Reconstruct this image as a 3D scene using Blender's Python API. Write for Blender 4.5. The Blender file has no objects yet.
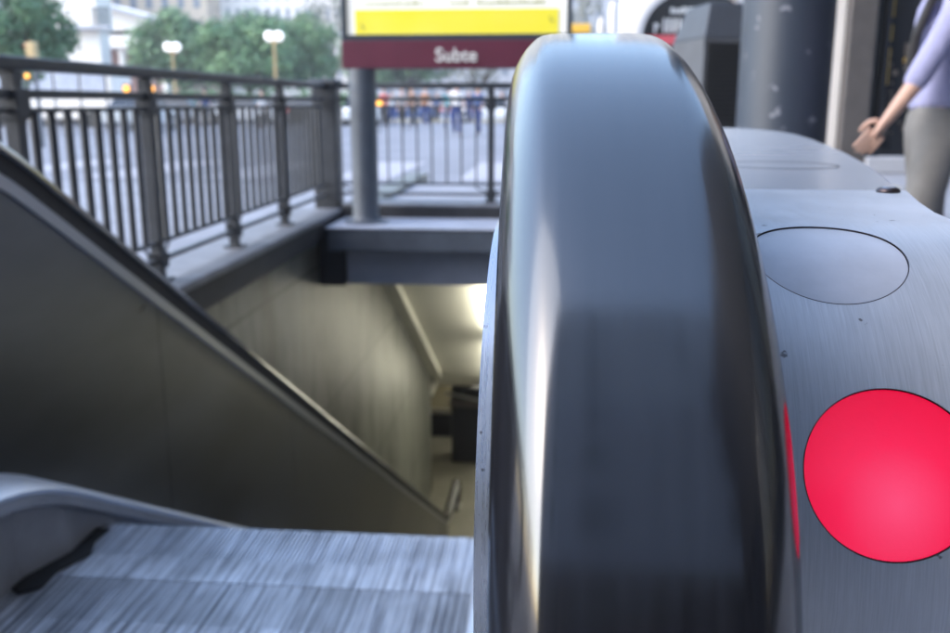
import bpy, bmesh, math, random
from mathutils import Vector, Matrix
from mathutils.geometry import delaunay_2d_cdt
R = math.radians
PI = math.pi
random.seed(7)
S = bpy.context.scene
C = S.collection

# ------------------------------------------------------------------ camera
CAMZ = 0.95
FPX, PITCH, YAW = 924.0, R(13.0), R(5.0)
def at(px, py, Y):
    """point seen at photo pixel (px,py) at the distance Y along the escalator axis"""
    u = (px-475)/FPX; v = (316.5-py)/FPX
    f = math.cos(PITCH)+v*math.sin(PITCH); up = -math.sin(PITCH)+v*math.cos(PITCH)
    x = u*math.cos(YAW)-f*math.sin(YAW); y = f*math.cos(YAW)+u*math.sin(YAW)
    k = Y/y
    return Vector((x*k, Y, up*k+CAMZ))
def ax(px, Y, py=103): return at(px, py, Y).x
def az(py, Y, px=475): return at(px, py, Y).z

cam = bpy.data.objects.new('camera', bpy.data.cameras.new('camera')); C.objects.link(cam)
cam.data.lens = 35; cam.data.sensor_width = 36
cam.data.clip_start = 0.02; cam.data.clip_end = 1500
cam.location = (0, 0, CAMZ); cam.rotation_euler = (R(90)-PITCH, 0, YAW)
cam.data.dof.use_dof = True; cam.data.dof.focus_distance = 0.345; cam.data.dof.aperture_fstop = 14
S.camera = cam

# ------------------------------------------------------------------ materials
def new_mat(name):
    m = bpy.data.materials.new(name); m.use_nodes = True
    n = m.node_tree; return m, n, n.nodes['Principled BSDF']
def mat(name, col, rough=.6, metal=0., var=.0, vscale=4., stretch=(1,1,1), bump=0., bscale=None, col2=None,
        rvar=0., emit=None, estr=0., spec=None, coat=0., detail=5, coord='Object', contrast=(.3,.7)):
    m, t, b = new_mat(name)
    N, L = t.nodes, t.links
    b.inputs['Roughness'].default_value = rough
    b.inputs['Metallic'].default_value = metal
    if spec is not None: b.inputs['Specular IOR Level'].default_value = spec
    if coat: b.inputs['Coat Weight'].default_value = coat; b.inputs['Coat Roughness'].default_value = .08
    c = tuple(col)+(1,)
    b.inputs['Base Color'].default_value = c
    if emit: b.inputs['Emission Color'].default_value = tuple(emit)+(1,); b.inputs['Emission Strength'].default_value = estr
    if var or bump or col2 or rvar:
        tc = N.new('ShaderNodeTexCoord'); mp = N.new('ShaderNodeMapping')
        mp.inputs['Scale'].default_value = stretch
        L.new(tc.outputs[coord], mp.inputs['Vector'])
        nz = N.new('ShaderNodeTexNoise'); nz.inputs['Scale'].default_value = vscale; nz.inputs['Detail'].default_value = detail
        nz.inputs['Roughness'].default_value = .62
        L.new(mp.outputs[0], nz.inputs['Vector'])
        rp = N.new('ShaderNodeValToRGB')
        rp.color_ramp.elements[0].position = contrast[0]; rp.color_ramp.elements[1].position = contrast[1]
        k = 1-var
        lo = tuple(x*k for x in col) if col2 is None else tuple(col2)
        rp.color_ramp.elements[0].color = lo+(1,); rp.color_ramp.elements[1].color = c
        L.new(nz.outputs['Fac'], rp.inputs['Fac']); L.new(rp.outputs['Color'], b.inputs['Base Color'])
        if rvar:
            mr = N.new('ShaderNodeMapRange'); mr.inputs['From Min'].default_value = .3; mr.inputs['From Max'].default_value = .7
            mr.inputs['To Min'].default_value = max(.02, rough-rvar); mr.inputs['To Max'].default_value = rough+rvar
            L.new(nz.outputs['Fac'], mr.inputs['Value']); L.new(mr.outputs[0], b.inputs['Roughness'])
        if bump:
            n2 = N.new('ShaderNodeTexNoise'); n2.inputs['Scale'].default_value = bscale or vscale*4; n2.inputs['Detail'].default_value = 4
            L.new(mp.outputs[0], n2.inputs['Vector'])
            bp = N.new('ShaderNodeBump'); bp.inputs['Strength'].default_value = bump; bp.inputs['Distance'].default_value = .01
            L.new(n2.outputs['Fac'], bp.inputs['Height']); L.new(bp.outputs[0], b.inputs['Normal'])
    return m

M = {}
M['paint_dark'] = mat('dark_railing_paint', (.052,.058,.07), .5, var=.4, vscale=8, bump=.15, bscale=60)
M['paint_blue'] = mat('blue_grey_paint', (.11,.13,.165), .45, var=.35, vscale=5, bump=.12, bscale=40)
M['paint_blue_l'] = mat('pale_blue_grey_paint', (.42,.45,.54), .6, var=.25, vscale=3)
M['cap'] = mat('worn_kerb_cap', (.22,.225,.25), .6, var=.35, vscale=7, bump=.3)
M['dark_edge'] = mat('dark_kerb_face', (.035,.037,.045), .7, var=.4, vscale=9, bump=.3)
M['steel_panel'] = mat('brushed_steel_panel', (.26,.265,.27), .33, 1, var=.4, vscale=2, stretch=(1,.25,1), rvar=.08, bump=.03, bscale=60)
M['steel'] = mat('satin_steel', (.5,.52,.56), .34, 1, var=.06, vscale=3)
M['ledge'] = mat('pale_ledge_metal', (.66,.69,.76), .42, .85, var=.15, vscale=6, rvar=.06)
M['ledge_lip'] = mat('grey_ledge_lip', (.4,.42,.47), .5, .6, var=.2, vscale=6)
M['skirt'] = mat('skirt_steel', (.34,.345,.37), .5, .3, var=.3, vscale=7)
M['black'] = mat('matte_black_dirt', (.012,.012,.013), .75, var=.2, vscale=30)
M['guide'] = mat('dark_guide_profile', (.015,.015,.017), .6)
M['screw'] = mat('dark_screw_metal', (.09,.07,.07), .35, .9, var=.4, vscale=300)
M['recess'] = mat('screw_recess', (.01,.01,.01), .8)
M['concrete'] = mat('plain_concrete', (.3,.3,.3), .8, var=.25, vscale=2, bump=.3)
M['hall_wall'] = mat('hall_wall_plaster', (.33,.3,.2), .8, var=.2, vscale=1.5)
M['ceiling'] = mat('tunnel_ceiling_paint', (.72,.71,.64), .6, var=.1, vscale=1)
M['cove'] = mat('cove_paint', (.75,.74,.66), .6, var=.1, vscale=3)
M['hall_dark'] = mat('dark_gate_metal', (.02,.022,.03), .5, .3, var=.3, vscale=5)
M['hall_floor'] = mat('hall_floor_tile', (.22,.21,.17), .5, var=.3, vscale=3)
M['ochre'] = mat('ochre_paint', (.5,.36,.17), .5, var=.15, vscale=5)
M['globe'] = mat('opal_globe', (.85,.85,.85), .3, emit=(1,.98,.95), estr=.25)
M['trunk'] = mat('bark', (.09,.07,.05), .9, var=.4, vscale=6, stretch=(1,1,.2), bump=.5)
M['leaf'] = mat('leaf_green', (.14,.26,.1), .6, col2=(.06,.14,.06), vscale=.7, detail=2)
M['leaf_d'] = mat('leaf_dark_green', (.11,.22,.09), .6, col2=(.05,.12,.055), vscale=.6, detail=2)
M['leaf_p'] = mat('leaf_pale', (.27,.27,.23), .7, col2=(.14,.15,.12), vscale=.8, detail=2)
M['white_stone'] = mat('white_render', (.78,.73,.68), .8, var=.1, vscale=.6)
M['pink_wall'] = mat('recessed_pink_wall', (.42,.25,.22), .8, var=.15, vscale=.8)
M['stone_grey'] = mat('grey_stone', (.4,.41,.45), .8, var=.2, vscale=.9)
M['tan'] = mat('tan_facade', (.58,.48,.36), .8, var=.15, vscale=.4)
M['glass_dark'] = mat('dark_glazing', (.02,.023,.03), .12, var=.3, vscale=1)
M['glass_mid'] = mat('window_glass', (.2,.23,.28), .3, var=.3, vscale=1)
M['brown_stone'] = mat('brown_grey_pillar', (.085,.075,.072), .6, var=.25, vscale=5, bump=.2)
M['maroon'] = mat('maroon_sign', (.12,.02,.045), .45, var=.2, vscale=4)
M['letter'] = mat('white_letter', (.75,.75,.75), .5)
M['frame'] = mat('sign_frame_metal', (.05,.065,.085), .4, .3, var=.2, vscale=5)
M['olive'] = mat('olive_print', (.34,.36,.12), .6)
M['yellow'] = mat('yellow_backlit_band', (.85,.75,.03), .4, emit=(1,.8,.02), estr=.04, col2=(.85,.8,.12), vscale=2.2, detail=1)
M['lightwhite'] = mat('white_backlit_panel', (.85,.85,.82), .4, emit=(1,1,.94), estr=.08)
M['gold'] = mat('gold_fittings', (.5,.32,.06), .4, .5)
M['tube'] = mat('fluorescent_tube', (.9,.9,.8), .4, emit=(1,.96,.8), estr=4)
M['red_light'] = mat('red_tail_lamp', (.6,.02,.02), .3, emit=(1,.03,.02), estr=.08)
M['amber'] = mat('amber_lamp', (.8,.3,.03), .3, emit=(1,.42,.06), estr=.6)
M['headlight'] = mat('clear_headlamp', (.7,.72,.75), .15)
M['tyre'] = mat('tyre_rubber', (.02,.02,.02), .8)
M['rim'] = mat('wheel_rim', (.4,.4,.42), .35, .8)
M['pinkish'] = mat('red_awning', (.45,.06,.08), .7)

def mat_rubber():
    # polished handrail: streaks run along the band (uv v), so the gloss varies across the width only
    m, t, b = new_mat('polished_black_handrail'); N, L = t.nodes, t.links
    b.inputs['Specular IOR Level'].default_value = 1.0
    b.inputs['Anisotropic'].default_value = .5; b.inputs['Anisotropic Rotation'].default_value = .25
    tg = N.new('ShaderNodeTangent'); tg.direction_type='UV_MAP'; tg.uv_map='uv'; L.new(tg.outputs[0], b.inputs['Tangent'])
    b.inputs['IOR'].default_value = 1.6
    uv = N.new('ShaderNodeUVMap'); uv.uv_map = 'uv'
    mp = N.new('ShaderNodeMapping'); mp.inputs['Scale'].default_value = (1,.02,1)
    L.new(uv.outputs[0], mp.inputs['Vector'])
    nz = N.new('ShaderNodeTexNoise'); nz.inputs['Scale'].default_value = 260; nz.inputs['Detail'].default_value = 5
    L.new(mp.outputs[0], nz.inputs['Vector'])
    mr = N.new('ShaderNodeMapRange'); mr.inputs['From Min'].default_value=.3; mr.inputs['From Max'].default_value=.7
    mr.inputs['To Min'].default_value=.13; mr.inputs['To Max'].default_value=.18
    L.new(nz.outputs['Fac'], mr.inputs['Value']); L.new(mr.outputs[0], b.inputs['Roughness'])
    rp = N.new('ShaderNodeValToRGB'); rp.color_ramp.elements[0].color=(.008,.008,.010,1); rp.color_ramp.elements[1].color=(.012,.0125,.017,1)
    rp.color_ramp.elements[0].position=.35; rp.color_ramp.elements[1].position=.75
    L.new(nz.outputs['Fac'], rp.inputs['Fac']); L.new(rp.outputs[0], b.inputs['Base Color'])
    bp = N.new('ShaderNodeBump'); bp.inputs['Strength'].default_value=.02; bp.inputs['Distance'].default_value=.0005
    L.new(nz.outputs['Fac'], bp.inputs['Height']); L.new(bp.outputs[0], b.inputs['Normal'])
    return m
M['rubber'] = mat_rubber()

def mat_scratched(name, col, rough, metal, dense=1.0, rot=0.35, dirt=.25, bs=.03, lo=.86, hi=1.09):
    m, t, b = new_mat(name); N, L = t.nodes, t.links
    b.inputs['Metallic'].default_value = metal
    tc = N.new('ShaderNodeTexCoord')
    hs = []
    for i,(sc, rz, st) in enumerate(((900*dense, rot, .035), (520*dense, rot+.5, .02), (1500*dense, rot-.12, .03))):
        mp = N.new('ShaderNodeMapping'); mp.inputs['Rotation'].default_value = (0,0,rz); mp.inputs['Scale'].default_value = (1,st,st)
        L.new(tc.outputs['Object'], mp.inputs['Vector'])
        n = N.new('ShaderNodeTexNoise'); n.inputs['Scale'].default_value = sc; n.inputs['Detail'].default_value = 3
        L.new(mp.outputs[0], n.inputs['Vector']); hs.append(n)
    ad = N.new('ShaderNodeMath'); ad.operation='ADD'; L.new(hs[0].outputs['Fac'], ad.inputs[0]); L.new(hs[1].outputs['Fac'], ad.inputs[1])
    ad2 = N.new('ShaderNodeMath'); ad2.operation='ADD'; L.new(ad.outputs[0], ad2.inputs[0]); L.new(hs[2].outputs['Fac'], ad2.inputs[1])
    mr = N.new('ShaderNodeMapRange'); mr.inputs['From Min'].default_value=1.2; mr.inputs['From Max'].default_value=1.8
    mr.inputs['To Min'].default_value=rough-.08; mr.inputs['To Max'].default_value=rough+.1
    L.new(ad2.outputs[0], mr.inputs['Value']); L.new(mr.outputs[0], b.inputs['Roughness'])
    bp = N.new('ShaderNodeBump'); bp.inputs['Strength'].default_value=bs; bp.inputs['Distance'].default_value=.0004
    L.new(ad2.outputs[0], bp.inputs['Height']); L.new(bp.outputs[0], b.inputs['Normal'])
    # colour: cloudy wear plus specks of dirt
    n1 = N.new('ShaderNodeTexNoise'); n1.inputs['Scale'].default_value=9; n1.inputs['Detail'].default_value=6; L.new(tc.outputs['Object'], n1.inputs['Vector'])
    r1 = N.new('ShaderNodeValToRGB'); r1.color_ramp.elements[0].position=.3; r1.color_ramp.elements[1].position=.65
    r1.color_ramp.elements[0].color = tuple(c*(1-dirt) for c in col)+(1,); r1.color_ramp.elements[1].color = tuple(col)+(1,)
    L.new(n1.outputs['Fac'], r1.inputs['Fac'])
    n2 = N.new('ShaderNodeTexNoise'); n2.inputs['Scale'].default_value=150; n2.inputs['Detail'].default_value=3; L.new(tc.outputs['Object'], n2.inputs['Vector'])
    r2 = N.new('ShaderNodeValToRGB'); r2.color_ramp.elements[0].position=.69; r2.color_ramp.elements[1].position=.73
    r2.color_ramp.elements[0].color=(0,0,0,1); r2.color_ramp.elements[1].color=(.8,.8,.8,1)
    L.new(n2.outputs['Fac'], r2.inputs['Fac'])
    mx = N.new('ShaderNodeMix'); mx.data_type='RGBA'
    L.new(r2.outputs[0], mx.inputs[0]); L.new(r1.outputs[0], mx.inputs[6]); mx.inputs[7].default_value=(.06,.05,.05,1)
    # fine bright and dark scratches
    r3 = N.new('ShaderNodeMapRange'); r3.inputs['From Min'].default_value=1.1; r3.inputs['From Max'].default_value=1.9; r3.inputs['To Min'].default_value=lo; r3.inputs['To Max'].default_value=hi
    L.new(ad2.outputs[0], r3.inputs['Value'])
    mu = N.new('ShaderNodeMix'); mu.data_type='RGBA'; mu.blend_type='MULTIPLY'; mu.inputs[0].default_value=1
    L.new(mx.outputs[2], mu.inputs[6]); L.new(r3.outputs[0], mu.inputs[7]); L.new(mu.outputs[2], b.inputs['Base Color'])
    return m
M['alu'] = mat_scratched('scratched_aluminium', (.56,.58,.62), .42, .35, dense=2.2)
M['alu_top'] = mat_scratched('smooth_aluminium_top', (.5,.54,.61), .30, .8, dense=1.3, rot=1.3, dirt=.12, bs=.0, lo=.96, hi=1.03)

M['alu_smooth'] = mat('smooth_aluminium_sheet', (.5,.52,.56), .27, .4, var=.06, vscale=5)
def mat_ribs(name, col, dark):
    m, t, b = new_mat(name); N, L = t.nodes, t.links
    b.inputs['Metallic'].default_value=.35; b.inputs['Roughness'].default_value=.45
    tc = N.new('ShaderNodeTexCoord')
    mp = N.new('ShaderNodeMapping'); mp.inputs['Scale'].default_value=(1,.012,1); L.new(tc.outputs['Object'], mp.inputs['Vector'])
    n = N.new('ShaderNodeTexNoise'); n.inputs['Scale'].default_value=125; n.inputs['Detail'].default_value=4; n.inputs['Roughness'].default_value=.8; L.new(mp.outputs[0], n.inputs['Vector'])
    r = N.new('ShaderNodeValToRGB'); r.color_ramp.elements[0].position=.40; r.color_ramp.elements[1].position=.57
    r.color_ramp.elements[0].color=dark+(1,); r.color_ramp.elements[1].color=col+(1,)
    L.new(n.outputs['Fac'], r.inputs['Fac'])
    n2 = N.new('ShaderNodeTexNoise'); n2.inputs['Scale'].default_value=6; n2.inputs['Detail'].default_value=5; L.new(tc.outputs['Object'], n2.inputs['Vector'])
    r2 = N.new('ShaderNodeMapRange'); r2.inputs['From Min'].default_value=.35; r2.inputs['From Max'].default_value=.6; r2.inputs['To Min'].default_value=.7; r2.inputs['To Max'].default_value=1.
    L.new(n2.outputs['Fac'], r2.inputs['Value'])
    mu = N.new('ShaderNodeMix'); mu.data_type='RGBA'; mu.blend_type='MULTIPLY'; mu.inputs[0].default_value=1
    L.new(r.outputs[0], mu.inputs[6]); L.new(r2.outputs[0], mu.inputs[7]); L.new(mu.outputs[2], b.inputs['Base Color'])
    return m
M['ribs'] = mat_ribs('ribbed_landing_metal', (.85,.88,.94), (.16,.17,.2))
M['tread'] = mat_ribs('step_tread_metal', (.74,.78,.85), (.3,.32,.37))

def mat_slabs(name, col, col2, mortar, w, h, ms, axes='XZ', stain=.35, rough=.75):
    m, t, b = new_mat(name); N, L = t.nodes, t.links
    b.inputs['Roughness'].default_value=rough
    tc = N.new('ShaderNodeTexCoord'); sp = N.new('ShaderNodeSeparateXYZ'); cb = N.new('ShaderNodeCombineXYZ')
    L.new(tc.outputs['Object'], sp.inputs[0])
    L.new(sp.outputs[axes[0]], cb.inputs['X']); L.new(sp.outputs[axes[1]], cb.inputs['Y'])
    br = N.new('ShaderNodeTexBrick'); br.inputs['Scale'].default_value=1; br.inputs['Brick Width'].default_value=w; br.inputs['Row Height'].default_value=h
    br.inputs['Mortar Size'].default_value=ms; br.inputs['Mortar Smooth'].default_value=.3
    br.inputs['Color1'].default_value=col+(1,); br.inputs['Color2'].default_value=col2+(1,); br.inputs['Mortar'].default_value=mortar+(1,)
    L.new(cb.outputs[0], br.inputs['Vector'])
    mp = N.new('ShaderNodeMapping'); mp.inputs['Scale'].default_value=(1,1,.3); L.new(tc.outputs['Object'], mp.inputs['Vector'])
    n = N.new('ShaderNodeTexNoise'); n.inputs['Scale'].default_value=1.6; n.inputs['Detail'].default_value=8; n.inputs['Roughness'].default_value=.7; L.new(mp.outputs[0], n.inputs['Vector'])
    r2 = N.new('ShaderNodeMapRange'); r2.inputs['From Min'].default_value=.35; r2.inputs['From Max'].default_value=.6; r2.inputs['To Min'].default_value=1-stain; r2.inputs['To Max'].default_value=1.
    L.new(n.outputs['Fac'], r2.inputs['Value'])
    mu = N.new('ShaderNodeMix'); mu.data_type='RGBA'; mu.blend_type='MULTIPLY'; mu.inputs[0].default_value=1
    L.new(br.outputs['Color'], mu.inputs[6]); L.new(r2.outputs[0], mu.inputs[7])
    # drips and grazes with a sharper edge
    mp3 = N.new('ShaderNodeMapping'); mp3.inputs['Scale'].default_value=(1,1.6,.35); L.new(tc.outputs['Object'], mp3.inputs['Vector'])
    n3 = N.new('ShaderNodeTexNoise'); n3.inputs['Scale'].default_value=3.2; n3.inputs['Detail'].default_value=9; n3.inputs['Roughness'].default_value=.75; n3.inputs['Distortion'].default_value=.6; L.new(mp3.outputs[0], n3.inputs['Vector'])
    r3 = N.new('ShaderNodeMapRange'); r3.inputs['From Min'].default_value=.57; r3.inputs['From Max'].default_value=.66; r3.inputs['To Min'].default_value=1.; r3.inputs['To Max'].default_value=1-stain*.8
    L.new(n3.outputs['Fac'], r3.inputs['Value'])
    mu3 = N.new('ShaderNodeMix'); mu3.data_type='RGBA'; mu3.blend_type='MULTIPLY'; mu3.inputs[0].default_value=1
    L.new(mu.outputs[2], mu3.inputs[6]); L.new(r3.outputs[0], mu3.inputs[7]); L.new(mu3.outputs[2], b.inputs['Base Color'])
    bp = N.new('ShaderNodeBump'); bp.inputs['Strength'].default_value=.3; bp.inputs['Distance'].default_value=.01
    L.new(n.outputs['Fac'], bp.inputs['Height']); L.new(bp.outputs[0], b.inputs['Normal'])
    return m
M['well_wall'] = mat_slabs('stone_clad_well_wall', (.2,.205,.18), (.16,.165,.145), (.07,.07,.06), 1.5, 1.1, .014, 'YZ', .8, .5)
M['paving'] = mat_slabs('pale_paving', (.27,.28,.32), (.245,.255,.29), (.25,.25,.27), .4, .4, .008, 'XY', .2, .8)
M['road'] = mat('worn_pale_road', (.23,.24,.275), .95, var=.25, vscale=.5, spec=.2)
M['marking'] = mat('road_marking', (.36,.36,.4), .9, var=.2, vscale=6)

def mat_peeling():
    m, t, b = new_mat('peeling_blue_grey_column_paint'); N, L = t.nodes, t.links
    b.inputs['Roughness'].default_value=.5
    tc = N.new('ShaderNodeTexCoord'); n = N.new('ShaderNodeTexNoise'); n.inputs['Scale'].default_value=13; n.inputs['Detail'].default_value=6
    L.new(tc.outputs['Object'], n.inputs['Vector'])
    r = N.new('ShaderNodeValToRGB'); r.color_ramp.elements[0].position=.655; r.color_ramp.elements[1].position=.70
    r.color_ramp.elements[0].color=(.03,.04,.06,1); r.color_ramp.elements[1].color=(.2,.21,.25,1)
    L.new(n.outputs['Fac'], r.inputs['Fac']); L.new(r.outputs[0], b.inputs['Base Color'])
    bp = N.new('ShaderNodeBump'); bp.inputs['Strength'].default_value=.3; bp.inputs['Distance'].default_value=.005
    L.new(n.outputs['Fac'], bp.inputs['Height']); L.new(bp.outputs[0], b.inputs['Normal'])
    return m
M['peeling'] = mat_peeling()

def mat_lens_red():
    m, t, b = new_mat('lit_red_lens'); N, L = t.nodes, t.links
    b.inputs['Base Color'].default_value=(.25,.005,.02,1); b.inputs['Roughness'].default_value=.22
    tc = N.new('ShaderNodeTexCoord')
    vd = N.new('ShaderNodeVectorMath'); vd.operation='DISTANCE'; vd.inputs[1].default_value=(.118+.55,.303-1.0,.817)
    L.new(tc.outputs['Object'], vd.inputs[0])
    mr = N.new('ShaderNodeMapRange'); mr.inputs['From Min'].default_value=0; mr.inputs['From Max'].default_value=.04
    L.new(vd.outputs['Value'], mr.inputs['Value'])
    r = N.new('ShaderNodeValToRGB')
    r.color_ramp.elements[0].color=(1,.085,.22,1); r.color_ramp.elements[1].color=(.74,.001,.04,1)
    e = r.color_ramp.elements.new(.5); e.color=(.93,.018,.09,1)
    L.new(mr.outputs[0], r.inputs['Fac']); L.new(r.outputs[0], b.inputs['Emission Color']); b.inputs['Emission Strength'].default_value=EM_RED
    n = N.new('ShaderNodeTexNoise'); n.inputs['Scale'].default_value=500; L.new(tc.outputs['Object'], n.inputs['Vector'])
    bp = N.new('ShaderNodeBump'); bp.inputs['Strength'].default_value=.1; bp.inputs['Distance'].default_value=.0005
    L.new(n.outputs['Fac'], bp.inputs['Height']); L.new(bp.outputs[0], b.inputs['Normal'])
    return m
EM_RED = .195
M['lens_red'] = mat_lens_red()
M['lens_white'] = mat('unlit_frosted_lens', (.48,.5,.56), .45, var=.10, vscale=60, bump=.02, bscale=130, coat=.1)

# ------------------------------------------------------------------ mesh helper
def origin(p):
    v = Vector((0,0,0))
    while p is not None: v += p.location; p = p.parent
    return v
class MB:
    def __init__(s): s.v=[]; s.f=[]
    def box(s, a, b):
        x0,y0,z0=a; x1,y1,z1=b; n=len(s.v)
        s.v += [(x0,y0,z0),(x1,y0,z0),(x1,y1,z0),(x0,y1,z0),(x0,y0,z1),(x1,y0,z1),(x1,y1,z1),(x0,y1,z1)]
        s.f += [tuple(n+i for i in q) for q in ((0,3,2,1),(4,5,6,7),(0,1,5,4),(1,2,6,5),(2,3,7,6),(3,0,4,7))]; return s
    def tube(s, a, b, r0, r1=None, n=12):
        if r1 is None: r1=r0
        a=Vector(a); b=Vector(b); d=(b-a).normalized(); u=d.orthogonal().normalized(); w=d.cross(u); k=len(s.v)
        for p,r in ((a,r0),(b,r1)):
            for i in range(n):
                t=2*PI*i/n; s.v.append(tuple(p+u*(r*math.cos(t))+w*(r*math.sin(t))))
        for i in range(n): j=(i+1)%n; s.f.append((k+i,k+j,k+n+j,k+n+i))
        s.f.append(tuple(k+i for i in reversed(range(n)))); s.f.append(tuple(k+n+i for i in range(n))); return s
    def prism(s, poly, lo, hi, axis='X'):
        """poly extruded along axis. axis X: poly in (y,z); Y: (x,z); Z: (x,y)"""
        def mk(p,h): return {'X':(h,p[0],p[1]),'Y':(p[0],h,p[1]),'Z':(p[0],p[1],h)}[axis]
        k=len(s.v); n=len(poly)
        s.v += [mk(p,lo) for p in poly]+[mk(p,hi) for p in poly]
        for i in range(n): j=(i+1)%n; s.f.append((k+i,k+j,k+n+j,k+n+i))
        s.f.append(tuple(k+i for i in reversed(range(n)))); s.f.append(tuple(k+n+i for i in range(n))); return s
    def lathe(s, prof, c=(0,0,0), n=20):
        """prof list of (r,z)"""
        k=len(s.v)
        for r,z in prof:
            for i in range(n): t=2*PI*i/n; s.v.append((c[0]+r*math.cos(t), c[1]+r*math.sin(t), c[2]+z))
        for q in range(len(prof)-1):
            for i in range(n): j=(i+1)%n; a=k+q*n; s.f.append((a+i,a+j,a+n+j,a+n+i))
        s.f.append(tuple(k+i for i in reversed(range(n)))); a=k+(len(prof)-1)*n; s.f.append(tuple(a+i for i in range(n))); return s
    def ball(s, c, r, n=12, m=8, sc=(1,1,1)):
        prof=[(max(1e-4,r*math.sin(PI*i/m)), -r*math.cos(PI*i/m)) for i in range(m+1)]
        k=len(s.v); s.lathe(prof,(0,0,0),n)
        for i in range(k,len(s.v)): p=s.v[i]; s.v[i]=(c[0]+p[0]*sc[0],c[1]+p[1]*sc[1],c[2]+p[2]*sc[2])
        return s
    def sweep(s, path, sect, x0=0.):
        """path: list of (y,z,ny,nz); sect: closed list of (dx,dn)"""
        k=len(s.v); n=len(sect)
        for (y,z,ny,nz) in path:
            for dx,dn in sect: s.v.append(((x0(y) if callable(x0) else x0)+dx, y+ny*dn, z+nz*dn))
        for q in range(len(path)-1):
            for i in range(n): j=(i+1)%n; a=k+q*n; s.f.append((a+i,a+j,a+n+j,a+n+i))
        s.f.append(tuple(k+i for i in reversed(range(n)))); a=k+(len(path)-1)*n; s.f.append(tuple(a+i for i in range(n))); return s
    def build(s, name, m, parent=None, bevel=0., smooth=False, loc=None, seg=2):
        o0 = origin(parent) if parent is not None else Vector(loc or (0,0,0))
        me = bpy.data.meshes.new(name); me.from_pydata([tuple(Vector(p)-o0) for p in s.v],[],s.f); me.update()
        bm = bmesh.new(); bm.from_mesh(me); bmesh.ops.recalc_face_normals(bm, faces=bm.faces)
        if bevel:
            es=[e for e in bm.edges if len(e.link_faces)==2 and e.calc_face_angle(0)>.5]
            bmesh.ops.bevel(bm, geom=es, offset=bevel, segments=seg, profile=.5, affect='EDGES', clamp_overlap=True)
        bm.to_mesh(me); bm.free()
        if smooth:
            for p in me.polygons: p.use_smooth=True
            me.set_sharp_from_angle(angle=R(38))
        me.materials.append(m)
        o = bpy.data.objects.new(name, me); C.objects.link(o)
        if parent is not None: o.parent = parent
        else: o.location = o0
        return o
def empty(name, loc, rz=0):
    o = bpy.data.objects.new(name, None); C.objects.link(o); o.location=loc; o.rotation_euler=(0,0,rz); o.empty_display_size=.2; return o
def tag(o, label=None, cat=None, group=None, kind=None):
    if label: o['label']=label
    if cat: o['category']=cat
    if group: o['group']=group
    if kind: o['kind']=kind
    return o
kids = {}
def copy_tree(o, parent=None):
    c = o.copy(); C.objects.link(c)
    if parent is not None: c.parent = parent
    for ch in list(o.children): copy_tree(ch, c)
    return c
def recolor(o, m_old, m_new):
    if o.type=='MESH' and o.data.materials and o.data.materials[0]==m_old:
        o.data=o.data.copy(); o.data.materials[0]=m_new
    for ch in o.children: recolor(ch, m_old, m_new)
def noise_crown(): pass

# ------------------------------------------------------------------ the escalator
ESC = empty('escalator', (-.55, 1.0, 0))
tag(ESC, 'running escalator with black handrails and red lit signal lens going down into the station', 'escalator')
XR, XL = .0245, -1.13
NC, NR = (.42, .782), .20            # newel centre and radius of the handrail's outer face
CC, CR = (.42, .775), .125           # casing arc
TN = math.tan(R(30)); SN, CS = math.sin(R(30)), math.cos(R(30))
def newel(top=True):
    """front of the newel: (y,z) from the bottom over the front to the top"""
    cy,cz,a,bu,bl,n=.54,.76,.345,.226,.20,2.2
    pts=[]
    N=60
    for i in range(N+1):
        t=-PI/2+PI*i/N
        c,s_=math.cos(t),math.sin(t); b=bu if s_>0 else bl
        pts.append((cy-a*abs(c)**(2/n), cz+b*math.copysign(abs(s_)**(2/n),s_)))
    return pts
TOPZ=.986
def rail_path(off=0., full=True):
    """outer face of the handrail, shifted by off along its normal; (y,z,ny,nz)"""
    raw=[]
    if full: raw += [(.74,.56),(.66,.56)]+newel()
    else: raw.append((.54,TOPZ))
    Rt=1.2; y0=1.60-Rt*math.tan(R(15))
    raw += [(.7,TOPZ),(1.0,TOPZ)]
    for i in range(11):
        a=R(30)*i/10; raw.append((y0+Rt*math.sin(a), TOPZ-Rt*(1-math.cos(a))))
    zb=-3.45; yb=1.60+(TOPZ-zb)/TN; Rb=1.0; tl=Rb*math.tan(R(15))
    ys=yb-tl*CS; yA=y0+Rt*SN
    for k in range(1,20):
        y=yA+(ys-yA)*k/20; raw.append((y, TOPZ-(y-1.60)*TN))
    for i in range(9):
        a=R(30)*(1-i/8); raw.append((yb+tl-Rb*math.sin(a), zb+Rb*(1-math.cos(a))))
    ye=yb+1.0; raw.append((ye,zb))
    if full:
        for i in range(1,25):
            a=PI/2-PI*i/24; raw.append((ye+.2*math.cos(a), zb-.2+.2*math.sin(a)))
    clean=[raw[0]]
    for p in raw[1:]:
        if math.hypot(p[0]-clean[-1][0],p[1]-clean[-1][1])>.002: clean.append(p)
    out=[]
    for i,p in enumerate(clean):
        a=clean[max(0,i-1)]; b=clean[min(len(clean)-1,i+1)]
        t0=Vector((p[0]-a[0],p[1]-a[1])); t1=Vector((b[0]-p[0],b[1]-p[1]))
        t=(t0.normalized() if t0.length>0 else Vector((0,0)))+(t1.normalized() if t1.length>0 else Vector((0,0))); t.normalize()
        out.append((p[0]-t.y*off, p[1]+t.x*off, -t.y, t.x))
    return out
half=[(0,0),(.014,-.0001),(.022,-.0004),(.0262,-.0011),(.0290,-.0024),(.0318,-.0048),(.0345,-.0078),(.0372,-.0117),(.0395,-.0160),(.0412,-.0205),(.042,-.0240),(.0405,-.0272),(.037,-.029),(.03,-.0295)]
sect=[(x,n) for x,n in half]+[(-x,n) for x,n in reversed(half[1:])]
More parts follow.
